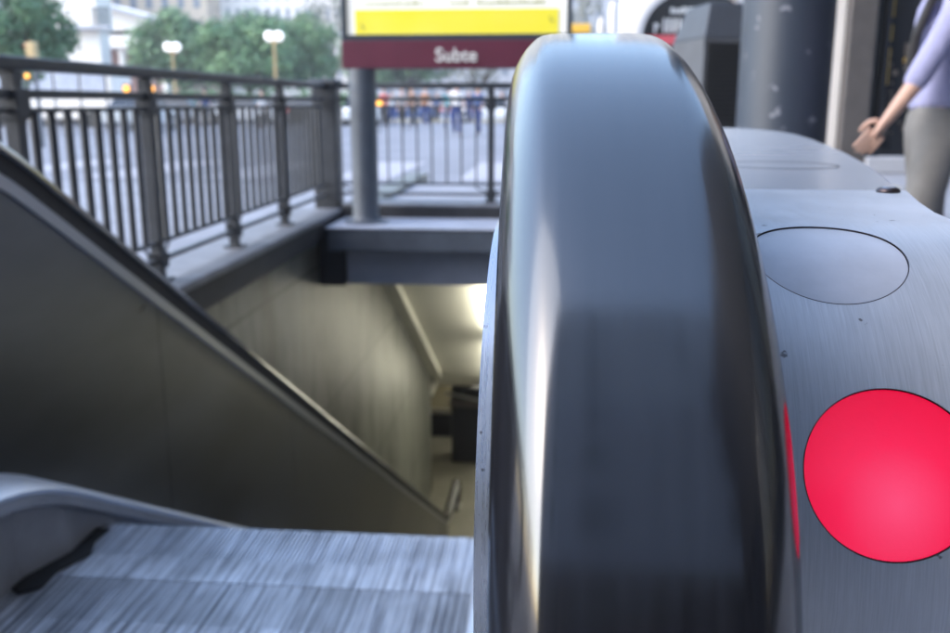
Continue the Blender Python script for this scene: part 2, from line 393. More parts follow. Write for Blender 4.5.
def bow(x):
    # the near newel sits a degree out of line with the straight run
    return (lambda y: x+.001-.026*(min(max(y,.19),.55)-.2)) if x>-.5 else x
def handrail(x, lab):
    mb=MB(); path=rail_path(); mb.sweep(path, sect, bow(x))
    o=mb.build('handrail', M['rubber'], ESC)
    me=o.data
    uv=me.uv_layers.new(name='uv')
    # u across the band, v along it
    import bisect
    L_=[0]
    for a,b in zip(path,path[1:]): L_.append(L_[-1]+math.hypot(b[0]-a[0],b[1]-a[1]))
    n=len(sect); per=[0]
    for i in range(n-1): per.append(per[-1]+math.hypot(sect[i+1][0]-sect[i][0],sect[i+1][1]-sect[i][1]))
    o0=origin(ESC)
    for p in me.polygons:
        p.use_smooth = len(p.vertices)==4
        for li in p.loop_indices:
            vi=me.loops[li].vertex_index; q,i=divmod(vi,n)
            u = me.vertices[vi].co.x+o0.x-x
            s_ = sect[i][1] if i<n else 0
            uv.data[li].uv=(u+ (abs(s_)*.8 if u>0 else -abs(s_)*.8), L_[min(q,len(L_)-1)])
    o['label']=lab
    return o
handrail(XR, 'wide polished black rubber handrail curving over the near newel')
handrail(XL, 'far handrail seen as a black line running down the left side')
for x,s_ in ((XR,1),(XL,-1)):
    g=MB(); g.sweep(rail_path(-.0298), [(-.034,0),(.034,0),(.034,-.034),(-.034,-.034)], bow(x)); g.build('handrail_guide', M['guide'], ESC)
# silver profile below each handrail, on the side of the steps
for x,si in ((XR,-1),(XL,1)):
    g=MB(); p=rail_path(-.064, full=False); g.sweep(p, [(si*.012,0),(si*.032,0),(si*.040,-.006),(si*.040,-.034),(si*.012,-.034)], x)
    g.build('trim_profile', M['steel'], ESC)
# balustrade panels: from the ledge up to the trim, in lengths with open joints
def _bend(y, base, y0, h):
    if y<y0-h: return base
    if y<y0+h: a=(y-y0+h)/(2*h); return base-a*a*h*TN
    return base-(y-y0)*TN
def ledge_z(y): return _bend(y,.29,1.55,.2)
def rail_z(y): return _bend(y,TOPZ,1.60,.3)
def panel(x, t, y0, y1, n=12):
    up=[]; lo=[]
    for i in range(n+1):
        y=y0+(y1-y0)*i/n; up.append((y, rail_z(y)-.09)); lo.append((y, max(ledge_z(y),-4.2)-.01))
    return MB().prism(lo+up[::-1], x, x+t, 'X')
for x,t,xs in ((XL+.032,-.01,1),(XR-.032,.01,-1)):
    ys=[.55,1.2,2.42,3.64,4.86,6.08,7.3,8.52,9.2]
    for a,b in zip(ys,ys[1:]): panel(x,t,a,b-.004).build('balustrade_panel', M['steel_panel'], ESC)
# ledge (inner deck): inclined top face, rounded lip, then the dark skirt below
def deck(xin, xout, sgn):
    ys=[.5,.9,1.2,1.32]+[1.32+.56*i/10 for i in range(1,11)]+[2.2+.5*i for i in range(15)]
    ys=[y for y in ys if y<9.1]
    m1=MB(); m2=MB(); m3=MB()
    def strip(mb, pr):
        k=len(mb.v); n=len(pr)
        for y in ys:
            z=ledge_z(y); 
            for x,dz in pr: mb.v.append((x,y,z+dz))
        for q in range(len(ys)-1):
            for i in range(n): j=(i+1)%n; a=k+q*n; mb.f.append((a+i,a+j,a+n+j,a+n+i))
        mb.f.append(tuple(k+i for i in range(n))); a=k+(len(ys)-1)*n; mb.f.append(tuple(a+i for i in range(n)))
    d=xin-xout
    strip(m1,[(xout,.0),(xout+.6*d,-.012),(xin-.006*sgn,-.024),(xin,-.03),(xin-.004*sgn,-.04),(xout,-.03)])
    m1.build('deck_ledge', M['ledge'], ESC, smooth=True)
    strip(m2,[(xin-.003*sgn,-.041),(xin-.003*sgn,-.062),(xin-.02*sgn,-.068),(xin-.02*sgn,-.041)])
    m2.build('ledge_lip', M['ledge_lip'], ESC)
    return
deck(-.995,-1.095, 1); deck(-.11,-.01, -1)
# skirts
for sg,xa,xb in ((1,-1.07,-1.03),(-1,-.035,-.075)):
    pl=[(.5,xa),(1.60,xa),(1.70,xb),(2.6,xb)]
    mb=MB(); k=0
    pts=[(.5,xa),(1.0,xa),(1.35,xa),(1.5,xa),(1.62,xa),(1.74,xb),(1.85,xb)]+[(1.85+.4*i,xb) for i in range(1,19)]
    for y,x in pts:
        zt=ledge_z(y)-.06; zb=min(-.03, ledge_z(y)-.45)
        mb.v += [(x,y,zt),(x,y,zb),(x-.012*sg,y,zb),(x-.012*sg,y,zt)]
    for q in range(len(pts)-1):
        for i in range(4): j=(i+1)%4; a=q*4; mb.f.append((a+i,a+j,a+4+j,a+4+i))
    mb.f.append((0,1,2,3)); a=(len(pts)-1)*4; mb.f.append((a,a+1,a+2,a+3))
    mb.build('skirt_panel', M['skirt'], ESC)
    # flat black patch of dirt where the skirt turns in beside the comb
    w=MB(); 
    w.prism([(xa+.003*sg,1.585),(xa+.03*sg,1.57),(xa+.062*sg,1.60),(xa+.058*sg,1.66),(xb+.05*sg,1.74),(xb+.030*sg,1.80),(xb+.034*sg,1.86),(xb+.002*sg,1.86),(xb+.002*sg,1.745),(xa+.003*sg,1.635)], .003, .009, 'Z')
    w.build('dirt_patch', M['black'], ESC, bevel=.004)
# landing plate: ribs as real geometry
def ribbed(mb, x0, x1, y0, y1, ztop, depth=.006, pitch=.0092, land=.5, zbot=-.03):
    pts=[]; x=x0
    while x+pitch<=x1+1e-6:
        pts += [(x,ztop),(x+pitch*land,ztop),(x+pitch*(land+.08),ztop-depth),(x+pitch*.92,ztop-depth)]; x+=pitch
    pts += [(x,ztop),(x,zbot),(x0,zbot)]
    return mb.prism([(p[0],p[1]) for p in pts], y0, y1, 'Y')
ribbed(MB(), -1.098, -.006, -.35, 1.60, 0., land=.55, depth=.006, pitch=.0092).build('landing_plate', M['ribs'], ESC)
cb=MB(); cb.box((-1.098,1.601,-.03),(-.006,1.66,.0))
x=-1.02
while x<-.08:
    cb.prism([(x,1.655),(x+.005,1.655),(x+.0035,1.75),(x+.0015,1.75)], -.008, .002, 'Z'); x+=.0092
cbo=ribbed(MB(), -1.098, -.006, 1.601, 1.655, .0, land=.55, depth=.004, pitch=.0092, zbot=-.029)
cb.v, cb.f = cb.v, cb.f
cb2=MB(); k=len(cbo.v); cb2.v=cbo.v+cb.v[8:]; cb2.f=cbo.f+[tuple(i-8+k for i in f) for f in cb.f[6:]]
cb2.build('comb_plate', M['ribs'], ESC)
# steps
sm=ribbed(MB(), -1.0265, -.0785, 0, .40, 0., depth=.007, pitch=.0092, land=.5, zbot=-.02)
sm.box((-1.02,.36,-.30),(-.085,.398,-.021))
st=None
tz=[0,-.2,-.43]
while tz[-1]>-4.2: tz.append(tz[-1]-.231)
tz += [-4.40,-4.42]
for i,z in enumerate(tz):
    y=1.50+.4*i
    if st is None:
        st=MB(); st.v=[(p[0],p[1]+1.50,p[2]) for p in sm.v]; st.f=sm.f
        st=st.build('step', M['tread'], ESC); base=st.location.copy()
    else:
        c=st.copy(); C.objects.link(c); c.parent=ESC; c.location=base+Vector((0,.4*i,z))
# newel casing ------------------------------------------------------------
edge=[(y,x-(.003 if y<.6 else .008)) for y,x in [(.20,.182),(.30,.176),(.38,.173),(.45,.181),(.50,.192),(.566,.209),(.62,.2235),(.70,.2435),(.80,.2665),(.87,.281),(1.0,.307),(1.2,.343),(1.4,.376),(1.6,.404),(1.75,.414),(1.88,.409),(1.98,.39),(2.06,.355),(2.10,.30)]]
def ex(y):
    for (a,b),(c,d) in zip(edge,edge[1:]):
        if a<=y<=c: return b+(d-b)*(y-a)/(c-a)
    return edge[0][1] if y<edge[0][0] else edge[-1][1]
XC0=-.0268
# core: body below the sheets
core=MB()
arc=[(CC[0]-(CR-.004)*math.cos(R(a)), CC[1]+(CR-.004)*math.sin(R(a))) for a in range(-90,91,5)]
prof=arc[::-1]+[(.60,CC[1]-CR+.004),(.60,CC[1]+CR-.004)]
core.prism(prof, XC0, .172, 'X')
NEW=core.build('newel_casing', M['alu_top'], ESC, smooth=True)
b=MB(); 
pl=[(XC0,.50),(.182,.50)]+[(x-.004,y) for y,x in edge if y>.5]+[(.07,2.10),(.07,1.2),(XC0,1.2)]
b.prism([(p[0],p[1]) for p in pl], .002, .56, 'Z'); b.build('casing_base', M['alu_top'], NEW, bevel=.003)
b=MB(); pl2=[(XC0,.60),(.215,.60)]+[(x-.004,y) for y,x in edge if y>.62]+[(.07,2.10),(.07,1.2),(XC0,1.2)]
b.prism(pl2, .561, .8955, 'Z'); b.build('casing_body', M['alu_top'], NEW)
# top plate with a rounded rim
tp=MB(); pl3=[(.072,.5675)]+[(ex(.5675),.5675)]+[(x,y) for y,x in edge if y>.57]+[(.072,2.10)]
tp.prism(pl3, .8965, .8993, 'Z'); tp.build('top_plate', M['alu_smooth'], NEW, bevel=.001)
# front panel with two lens holes: (x, s) sheet bent over the arc
phiR, phiW, LR = R(24.5), R(68.3), .0300
def s_of(phi): return CR*phi
def bend(x, s, r=CR):
    # s is arc length of the outer surface, s=0 at the horizontal front; beyond 90 degrees it runs flat
    smax=CR*PI/2
    if s<=smax: a=s/CR; return (x, CC[0]-r*math.cos(a), CC[1]+r*math.sin(a))
    return (x, CC[0]+(s-smax), CC[1]+r)
lc=[(.1165,s_of(phiR)),(.1080,s_of(phiW))]
def pan(lo, hi, holes):
    s0,s1=lo,hi
    pts=[]; edges=[]
    NS=46
    def xe(s): 
        y=bend(0,s)[1]; return ex(y)-.001
    L_=[(.066,s0+(s1-s0)*i/NS) for i in range(NS+1)]; Rr=[(xe(s0+(s1-s0)*i/NS), s0+(s1-s0)*i/NS) for i in range(NS+1)]
    bd=L_+Rr[::-1]; pts+=bd; nb=len(bd); edges+=[(i,(i+1)%nb) for i in range(nb)]
    rings=[]
    for c in holes:
        k=len(pts); ring=[(c[0]+LR*math.cos(2*PI*i/96), c[1]+LR*math.sin(2*PI*i/96)) for i in range(96)]
        pts+=ring; edges+=[(k+i,k+(i+1)%96) for i in range(96)]; rings.append((k,96))
    for i in range(1,NS):
        s=s0+(s1-s0)*i/NS
        for j in range(1,22):
            x=.066+(xe(s)-.066)*j/22
            if all(math.hypot(x-c[0],s-c[1])>LR+.0012 for c in holes): pts.append((x,s))
    vs,es,fs,ov,oe,of=delaunay_2d_cdt([Vector(p) for p in pts], edges, [], 1, 1e-7)
    mb=MB(); mb.v=[bend(v.x,v.y) for v in vs]
    for f in fs:
        cx=sum(vs[i].x for i in f)/len(f); cs=sum(vs[i].y for i in f)/len(f)
        if any(math.hypot(cx-c[0],cs-c[1])<LR*.998 for c in holes): continue
        mb.f.append(tuple(f))
    return mb
fp=pan(-.10, CR*PI/2+.146, lc)
# skirts of the holes and a turned edge, as thin walls going inwards
def wall(mb, loop, r):
    k=len(mb.v); n=len(loop)
    for x,s in loop: mb.v.append(bend(x,s,CR)); mb.v.append(bend(x,s,r))
    for i in range(n): j=(i+1)%n; mb.f.append((k+2*i,k+2*j,k+2*j+1,k+2*i+1))
FP=fp.build('front_panel', M['alu'], NEW)
bmx=bmesh.new(); bmx.from_mesh(FP.data); bmesh.ops.recalc_face_normals(bmx, faces=bmx.faces)
if sum(f.normal.z for f in bmx.faces)<0: bmesh.ops.reverse_faces(bmx, faces=bmx.faces)
for f in bmx.faces: f.smooth=True
bmx.to_mesh(FP.data); bmx.free()
eo=origin(NEW); nn=[]
for v in FP.data.vertices:
    y=v.co.y+eo.y; z=v.co.z+eo.z
    nn.append((0,0,1) if y>CC[0] else tuple(Vector((0,y-CC[0],z-CC[1])).normalized()))
FP.data.normals_split_custom_set_from_vertices(nn)
hw=MB()
for c in lc:
    hw=MB(); wall(hw, [(c[0]+(LR+.0001)*math.cos(2*PI*i/96), c[1]+(LR+.0001)*math.sin(2*PI*i/96)) for i in range(96)], CR-.0014); hw.build('lens_bezel', M['screw'], NEW)

# side skin below the edge
sk=MB(); k=0
ss=[-.10+(CR*PI/2+.146+.10)*i/40 for i in range(41)]
for s in ss:
    q=bend(0,s); xx=ex(q[1])-.0012; sk.v.append((xx,q[1],q[2]-.0012)); q2=bend(0,s,CR-.06 if s<CR*PI/2 else CR-.06); sk.v.append((xx-.001,q2[1],q2[2]))
for i in range(40): sk.f.append((2*i,2*i+2,2*i+3,2*i+1))
sk.build('side_skin', M['alu_top'], NEW, smooth=True)
for c in lc:
    mb=MB(); n=96
    for r,h in ((LR-.0003,.00003),(LR-.0001,.00012),(LR+.0001,.00003)):
        for i in range(n): a=2*PI*i/n; mb.v.append(bend(c[0]+r*math.cos(a), c[1]+r*math.sin(a), CR+h))
    for q in range(2):
        for i in range(n): j=(i+1)%n; mb.f.append((q*n+i,q*n+j,(q+1)*n+j,(q+1)*n+i))
    mb.build('lens_rim', M['screw'], NEW, smooth=True)
def lens(c, m, name, lab, rr=LR-.0003, dome=.0012, base=CR-.0006):
    mb=MB(); K=10; n=64
    mb.v.append(bend(c[0],c[1],base+dome))
    for q in range(1,K+1):
        r=rr*q/K; h=base+dome*(1-(q/K)**2) 
        for i in range(n): a=2*PI*i/n; mb.v.append(bend(c[0]+r*math.cos(a), c[1]+r*math.sin(a), h))
    for i in range(n): mb.f.append((0,1+i,1+(i+1)%n))
    for q in range(K-1):
        for i in range(n): j=(i+1)%n; a=1+q*n; mb.f.append((a+i,a+n+i,a+n+j,a+j))
    o=mb.build(name, m, NEW, smooth=True); o['label']=lab
    return o
# shape key: object coords of lens are world minus ESC origin
lr=lens(lc[0], M['lens_red'], 'signal_lens', 'lit round red lens glowing pinkish red on the front panel')
lw=lens(lc[1], M['lens_white'], 'signal_lens', 'unlit frosted pale round lens above the red one')
# screw with cup washer at the panel's upper right, bearing on the panel
sx,sy=.1905,.5535; zt=.9001
mb=MB(); mb.lathe([(.0064,0),(.0066,.0008),(.0060,.0020),(.0048,.0027),(.0036,.0022)], (sx,sy,zt), 32); mb.build('screw_washer', M['screw'], NEW, smooth=True)
mb=MB(); mb.lathe([(.0036,0),(.0035,.0022),(.0030,.0026),(.0016,.0026),(.0015,.0018)], (sx,sy,zt+.0002), 24); mb.build('panel_screw', M['steel'], NEW, smooth=True)
mb=MB(); mb.lathe([(.0014,0),(.0014,.0020)], (sx,sy,zt+.0004), 12); mb.build('screw_socket', M['recess'], NEW)
# round access cover on the top plate: a thin groove ring
rc=at(748,155,1); 
cx,cy=.185,.80
mb=MB(); n=72
for r,z in ((.046,.8996),(.0468,.8999),(.0476,.8996)):
    for i in range(n): a=2*PI*i/n; mb.v.append((cx+r*math.cos(a), cy+r*math.sin(a), z))
for q in range(2):
    for i in range(n): j=(i+1)%n; mb.f.append((q*n+i,q*n+j,(q+1)*n+j,(q+1)*n+i))
mb.build('cover_groove', M['recess'], NEW)
# outer decks between balustrade and well walls
for xa,xb in ((-1.69,-1.145),(.04,.58)):
    mb=MB(); pts=[(-.6,.10)]+[(y, rail_z(y)-.40 if y>1.9 else .58 if y>.5 else .10) for y in (.5,.502,1.4,1.9,2.5,4,6,9.1)]
    if xa>0: pts=[(2.13,.42),(2.5,rail_z(2.5)-.4),(4,rail_z(4)-.4),(6,rail_z(6)-.4),(9.1,rail_z(9.1)-.4)]
    else: pts=[(.5,.50),(1.4,.50),(1.9,.42),(2.5,rail_z(2.5)-.4),(4,rail_z(4)-.4),(6,rail_z(6)-.4),(9.1,rail_z(9.1)-.4)]
    mb.prism(pts+[(y,z-.3) for y,z in pts[::-1]], xa, xb, 'X'); mb.build('outer_deck', M['steel_panel'], ESC)

# ------------------------------------------------------------------ ground, well and hall
def structure(mb, name, m, label=None, **k):
    o=mb.build(name, m, None, **k); o['kind']='structure'
    if label: o['label']=label
    return o
XW0,XW1,YW0,YW1 = -1.95,.75,-.6,7.3
mb=MB()
def sheet(mb,x0,y0,x1,y1,z): k=len(mb.v); mb.v += [(x0,y0,z),(x1,y0,z),(x1,y1,z),(x0,y1,z)]; mb.f.append((k,k+1,k+2,k+3))
# pavement around the opening
sheet(mb,-300,-400,XW0,11,-.004); sheet(mb,XW1,-60,300,11,-.004); sheet(mb,XW0,-60,XW1,YW0,-.004); sheet(mb,XW0,YW1,XW1,11,-.004)
sheet(mb,4.0,11,300,60,-.004)
g=structure(mb,'pavement',M['paving'])
mb=MB(); mb.box((-300,11.001,-.3),(3.999,11.12,-.006)); structure(mb,'kerbstone',M['cap'])
mb=MB(); sheet(mb,-300,11.12,4.0,56,-.12); structure(mb,'road',M['road'])
mb=MB(); sheet(mb,-300,56,4.0,62,-.01); sheet(mb,-300,62,300,320,-.01); sheet(mb,-300,55.9,4.0,56,-.01); structure(mb,'far_pavement',M['paving'])
mb=MB()
for i in range(7): sheet(mb,-9+i*1.9,13.2,-8.1+i*1.9,17.2,-.116)
for i in range(4): sheet(mb,-60+i*18,30,-52+i*18,30.18,-.116)
structure(mb,'crosswalk',M['marking'])
# stairwell walls
mb=MB(); mb.box((-1.93,-.58,-4.6),(-1.70,12.3,.049)); 
tag(mb.build('stairwell_wall', M['well_wall'], None, loc=(-1.8,0,-4.6)), 'stained beige stone wall lining the left side of the escalator well','wall')
mb=MB(); mb.box((.60,-.58,-4.6),(.74,12.3,-.01))
tag(mb.build('stairwell_wall', M['well_wall'], None, loc=(.67,0,-4.6)), 'stained stone wall on the right side of the well behind the newel casing','wall')
mb=MB(); mb.box((-1.698,-.59,-4.6),(.598,-.50,-.032))
tag(mb.build('end_wall', M['concrete'], None, loc=(-.55,-.55,-4.6)), 'plain concrete wall closing the well under the landing plate','wall')
# kerb round the well
KR=empty('well_kerb',(-1.8,0,0)); tag(KR,'low kerb with pale worn cap and dark inner face under the side railing','kerb')
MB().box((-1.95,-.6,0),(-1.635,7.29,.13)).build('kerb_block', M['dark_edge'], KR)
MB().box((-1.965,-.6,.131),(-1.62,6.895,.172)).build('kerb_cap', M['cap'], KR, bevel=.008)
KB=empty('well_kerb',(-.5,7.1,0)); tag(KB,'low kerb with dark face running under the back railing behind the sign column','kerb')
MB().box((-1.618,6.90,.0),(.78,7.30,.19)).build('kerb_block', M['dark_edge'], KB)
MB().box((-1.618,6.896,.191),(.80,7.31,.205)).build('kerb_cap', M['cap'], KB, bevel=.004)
# beam
BM=empty('lintel_beam',(-.5,6.6,-.33)); tag(BM,'blue grey painted beam spanning the well below the station sign','beam')
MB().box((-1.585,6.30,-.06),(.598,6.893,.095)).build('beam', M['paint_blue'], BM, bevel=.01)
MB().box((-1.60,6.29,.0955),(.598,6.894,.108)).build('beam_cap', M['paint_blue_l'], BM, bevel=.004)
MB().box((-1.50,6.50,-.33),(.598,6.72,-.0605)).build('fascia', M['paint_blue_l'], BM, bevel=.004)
MB().box((-1.698,6.46,-.34),(-1.505,6.80,.04)).build('gap_shade_block', M['dark_edge'], BM, bevel=.01)  # dark block standing in for the shaded gap between wall and beam
# tunnel ceiling, sloped with the escalator then level
def cz(y): return -.95-(y-9.3)*TN
TC=empty('tunnel_ceiling',(-.55,9.3,-.95)); tag(TC,'pale sloping ceiling of the escalator tunnel seen below the beam','ceiling')
y8=9.3-(-.331+.95)/TN
pts=[(6.75,-.331),(y8,-.331),(13.1,cz(13.1)),(18,cz(13.1)),(18,cz(13.1)+.3),(13.3,cz(13.1)+.3),(y8+.1,-.06),(6.75,-.06)]
MB().prism(pts,-1.698,.598,'X').build('ceiling_slab', M['ceiling'], TC)
pts=[(y8,-.331-.10),(12.3,cz(12.3)-.10),(12.3,cz(12.3)-.002),(y8,-.333)]
MB().prism(pts,-1.698,-1.56,'X').build('cove_moulding', M['cove'], TC)
# shaft above the sloping ceiling, closing it from daylight
mb=MB(); mb.box((-1.698,6.725,-.33),(.598,6.745,.09)); mb.build('upstand', M['concrete'], TC)
for i,y in enumerate((8.9,10.9)):
    F=empty('tube_light',(-.56,y,cz(y))); tag(F,'fluorescent tube fitting on the tunnel ceiling, %s from the beam'%('first','second','third','fourth')[i],'lamp','tube lights along the tunnel ceiling')
    y1=y+1.5; zz=lambda q: cz(q)
    for q in (y+.2,y1-.2): MB().tube((-.62,q,cz(q)+.02),(-.62,q,cz(q)-.12),.012,n=6).build('hanger', M['cove'], F)
    h=MB(); h.prism([(y,cz(y)-.12),(y1,cz(y1)-.12),(y1,cz(y1)-.17),(y,cz(y)-.17)],-.70,-.54,'X'); h.build('diffuser', M['tube'], F)
F=empty('tube_light',(-.9,13.9,cz(13.1))); tag(F,'wide tube fitting added on the flat ceiling to brighten the lower hall','lamp')  # extra lamp, added because the lower hall was too dark
MB().box((-1.6,13.6,cz(13.1)-.05),(0,13.9,cz(13.1)-.002)).build('housing',M['cove'],F)
MB().box((-1.2,13.62,cz(13.1)-.075),(-.4,13.88,cz(13.1)-.051)).build('diffuser',M['tube'],F)
# lower hall
mb=MB(); sheet(mb,-6,9.0,4,18,-4.452); sheet(mb,-1.698,-.5,.598,9.0,-4.6); structure(mb,'hall_floor',M['hall_floor'])
mb=MB(); mb.box((-6,14.6,-4.45),(-1.3,14.9,-3.0)); mb.box((-1.3,14.601,-4.45),(4,14.9,-3.0))
tag(mb.build('hall_wall', M['hall_wall'], None, loc=(-1,14.6,-4.45)),'beige wall at the back of the lower station hall','wall')
mb=MB(); mb.box((-6,12.3,-4.45),(-1.935,12.5,-2.0)); 
tag(mb.build('hall_wall', M['hall_wall'], None, loc=(-4,12.3,-4.45)),'side return wall of the lower station hall left of the escalator foot','wall')
MB_=MB(); MB_.box((-6,12.5,-3.12),(-1.70,18,-3.0)); tag(MB_.build('hall_ceiling', M['ceiling'], None, loc=(-4,14,-3.1)),'flat ceiling slab over the side of the lower hall','ceiling')
p0=at(430,435,14.3)
mb=MB(); mb.box((p0.x+.0,14.2,-4.448),(at(482,400,14.3).x,14.55,-3.9)); 
GT=empty('ticket_gate',(at(465,460,13.4).x,13.4,-4.45)); tag(GT,'dark gate cabinet with a slanting pale bar at the foot of the escalator','gate')
xa=at(452,400,13.4).x; xb=xa+.55
MB().box((xa,13.3,-4.448),(xb,13.7,-3.25)).build('cabinet', M['hall_dark'], GT, bevel=.02)
MB().box((xa-.02,13.28,-3.55),(xb,13.298,-3.42)).build('cabinet_band', M['brown_stone'], GT)
a=at(446,393,13.1); b_=at(482,401,12.9)
MB().tube(a,b_,.022,n=10).build('bar', M['steel'], GT, smooth=True)
BN=empty('low_barrier',(-1.5,14.45,-4.45)); tag(BN,'dark low barrier along the foot of the hall wall','barrier')
MB().box((at(428,440,14.4).x,14.40,-4.448),(at(452,440,14.4).x-.01,14.598,-4.05)).build('barrier_panel', M['hall_dark'], BN, bevel=.01)
MB().box((at(428,440,14.4).x,14.38,-4.049),(at(452,440,14.4).x-.01,14.598,-4.02)).build('barrier_cap', M['steel'], BN)

# ------------------------------------------------------------------ railings
def railing(p0, p1, posts, label, br=.0155):
    """p0->p1 along x or y; posts = distances along it"""
    P0=Vector(p0); P1=Vector(p1); d=(P1-P0); L_=d.length; d.normalize(); w=Vector((-d.y,d.x,0))
    rt=empty('metal_railing', P0); tag(rt,label,'railing')
    ang=math.atan2(d.y,d.x)
    def bar(name,a,b,z0,z1,t,bev=.004):
        mb=MB(); A=P0+d*a; B=P0+d*b
        q=[A-w*t/2,B-w*t/2,B+w*t/2,A+w*t/2]
        mb.prism([(v.x,v.y) for v in q], z0, z1, 'Z'); return mb.build(name,M['paint_dark'],rt,bevel=bev)
    zb=p0[2]
    bar('top_rail',0,L_,1.055,1.10,.055,.01)
    bar('middle_rail',0,L_,.965,.995,.035)
    bar('baluster_rail',0,L_,.918,.935,.03)
    bar('baluster_rail',0,L_,.335,.352,.03)
    bar('bottom_rail',0,L_,.255,.275,.035)
    for s in posts:
        mb=MB(); A=P0+d*s
        q=[A-w*.024-d*.024,A-w*.024+d*.024,A+w*.024+d*.024,A+w*.024-d*.024]
        mb.prism([(v.x,v.y) for v in q], zb, 1.054, 'Z')
        q=[A-w*.05-d*.05,A-w*.05+d*.05,A+w*.05+d*.05,A+w*.05-d*.05]
        mb.prism([(v.x,v.y) for v in q], zb, zb+.012, 'Z')
        q=[A-w*.036-d*.036,A-w*.036+d*.036,A+w*.036+d*.036,A+w*.036-d*.036]
        mb.prism([(v.x,v.y) for v in q], .23, .30, 'Z')
        q=[A-w*.036-d*.036,A-w*.036+d*.036,A+w*.036+d*.036,A+w*.036-d*.036]
        mb.prism([(v.x,v.y) for v in q], .90, .998, 'Z')
        mb.build('post',M['paint_dark'],rt,bevel=.003)
        # small curved brackets beside the post foot
        for sg in (-1,1):
            bb=MB(); pts=[]
            for i in range(7):
                t=i/6*PI/2; pts.append((sg*(.026+.10*math.sin(t)), .345-.055*(math.cos(t))))
            for (u0,z0),(u1,z1) in zip(pts,pts[1:]):
                bb.tube(A+d*u0+Vector((0,0,z0)) - Vector((0,0,A.z)), A+d*u1+Vector((0,0,z1))- Vector((0,0,A.z)), .007, n=6)
            if 0<s+sg*.12<L_: bb.build('bracket',M['paint_dark'],rt)
    s=.0; ps=sorted(posts); n=0
    allp=[0]+ps+[L_]
    for a,b in zip(allp,allp[1:]):
        if b-a<.15: continue
        k=max(1,round((b-a)/.115))
        for i in range(1,k):
            A=P0+d*(a+(b-a)*i/k)
            if n>=99: break
            MB().tube(A+Vector((0,0,.345-A.z)),A+Vector((0,0,.925-A.z)),br,n=8).build('baluster',M['paint_dark'],rt,smooth=True); n+=1
    return rt
railing((-1.77,-.5,.172),(-1.77,7.0,.172),[.38,1.45,2.45,3.45,4.45,5.45,6.42],'dark painted side railing with balusters standing on the kerb left of the escalator')
railing((-1.66,7.12,.205),(.72,7.12,.205),[.14,.14+1.02,.14+2.04],'dark railing across the back of the well behind the sign column', br=.0075)
CP=empty('corner_pillar',(-1.77,7.12,0)); tag(CP,'thick dark square pillar where the two railings meet','pillar')
MB().box((-1.86,7.02,.0),(-1.67,7.22,1.07)).build('shaft',M['paint_dark'],CP,bevel=.015)
MB().box((-1.88,7.0,1.071),(-1.65,7.24,1.13)).build('cap',M['paint_dark'],CP,bevel=.025,seg=3)

# ------------------------------------------------------------------ station sign
SG=empty('station_sign',(-.7,6.6,.108)); tag(SG,'tall lit station sign with yellow band, maroon strip reading Subte and grey column','sign')
for x in (-1.37,-.05):
    mb=MB(); mb.lathe([(.16,0),(.16,.012),(.115,.02),(.10,.045),(.095,.06),(.095,1.075)],(x,6.6,.108),28); mb.build('column',M['paint_blue'],SG,smooth=True)
MB().box((-1.50,6.54,1.183),(.085,6.68,1.37)).build('name_strip',M['maroon'],SG,bevel=.006)
fr=MB(); fr.box((-1.50,6.55,1.3705),(.085,6.67,1.41)); fr.box((-1.50,6.55,1.4105),(-1.465,6.67,2.9)); fr.box((.05,6.55,1.4105),(.085,6.67,2.9)); fr.box((-1.50,6.55,2.9005),(.085,6.67,2.95))
fr.build('light_box_frame',M['frame'],SG,bevel=.003)
MB().box((-1.464,6.575,1.411),(.049,6.66,2.9)).build('light_panel',M['lightwhite'],SG)
yb_=MB(); yb_.box((-1.405,6.568,1.413),(-.005,6.5745,1.575)); yb_.build('yellow_band',M['yellow'],SG)
pr=MB(); xx=-1.34
while xx<-.10:
    w_=random.uniform(.012,.05)
    if not(-.92<xx<-.80) and not (-.62<xx<-.58): pr.box((xx,6.569,1.606),(xx+w_,6.5745,1.618+random.choice((0,.006))))
    xx+=w_+.008
xx=-1.3
while xx<-.12:
    w_=random.uniform(.012,.06)
    pr.box((xx,6.569,1.655),(xx+w_,6.5745,1.668)); xx+=w_+.01
pr.build('small_print',M['olive'],SG)
for (x,z) in ((-1.345,1.47),(-.05,1.51)):
    q=MB(); q.box((x-.012,6.564,z-.02),(x+.012,6.5675,z-.012)); q.box((x-.016,6.564,z-.011),(x-.009,6.5675,z+.018)); q.build('small_mark',M['olive'],SG)
def text(s, size, loc, m, parent, name='lettering', depth=.003, align='CENTER', sx=1.):
    cu=bpy.data.curves.new('t','FONT'); cu.body=s; cu.size=size; cu.extrude=depth; cu.align_x=align; cu.align_y='CENTER'; cu.offset=size*.012
    o=bpy.data.objects.new('t',cu); C.objects.link(o); bpy.context.view_layer.update()
    me=bpy.data.meshes.new_from_object(o.evaluated_get(bpy.context.evaluated_depsgraph_get())); bpy.data.objects.remove(o); bpy.data.curves.remove(cu)
    for v in me.vertices: x,y,z=v.co; v.co=(x*sx,-z,y)
    me.materials.clear(); me.materials.append(m)
    r=bpy.data.objects.new(name,me); C.objects.link(r); r.parent=parent; r.location=Vector(loc)-origin(parent); return r
tc_=at(456,58,6.53)
text('Subte', .128, (tc_.x,6.535,1.268), M['letter'], SG)

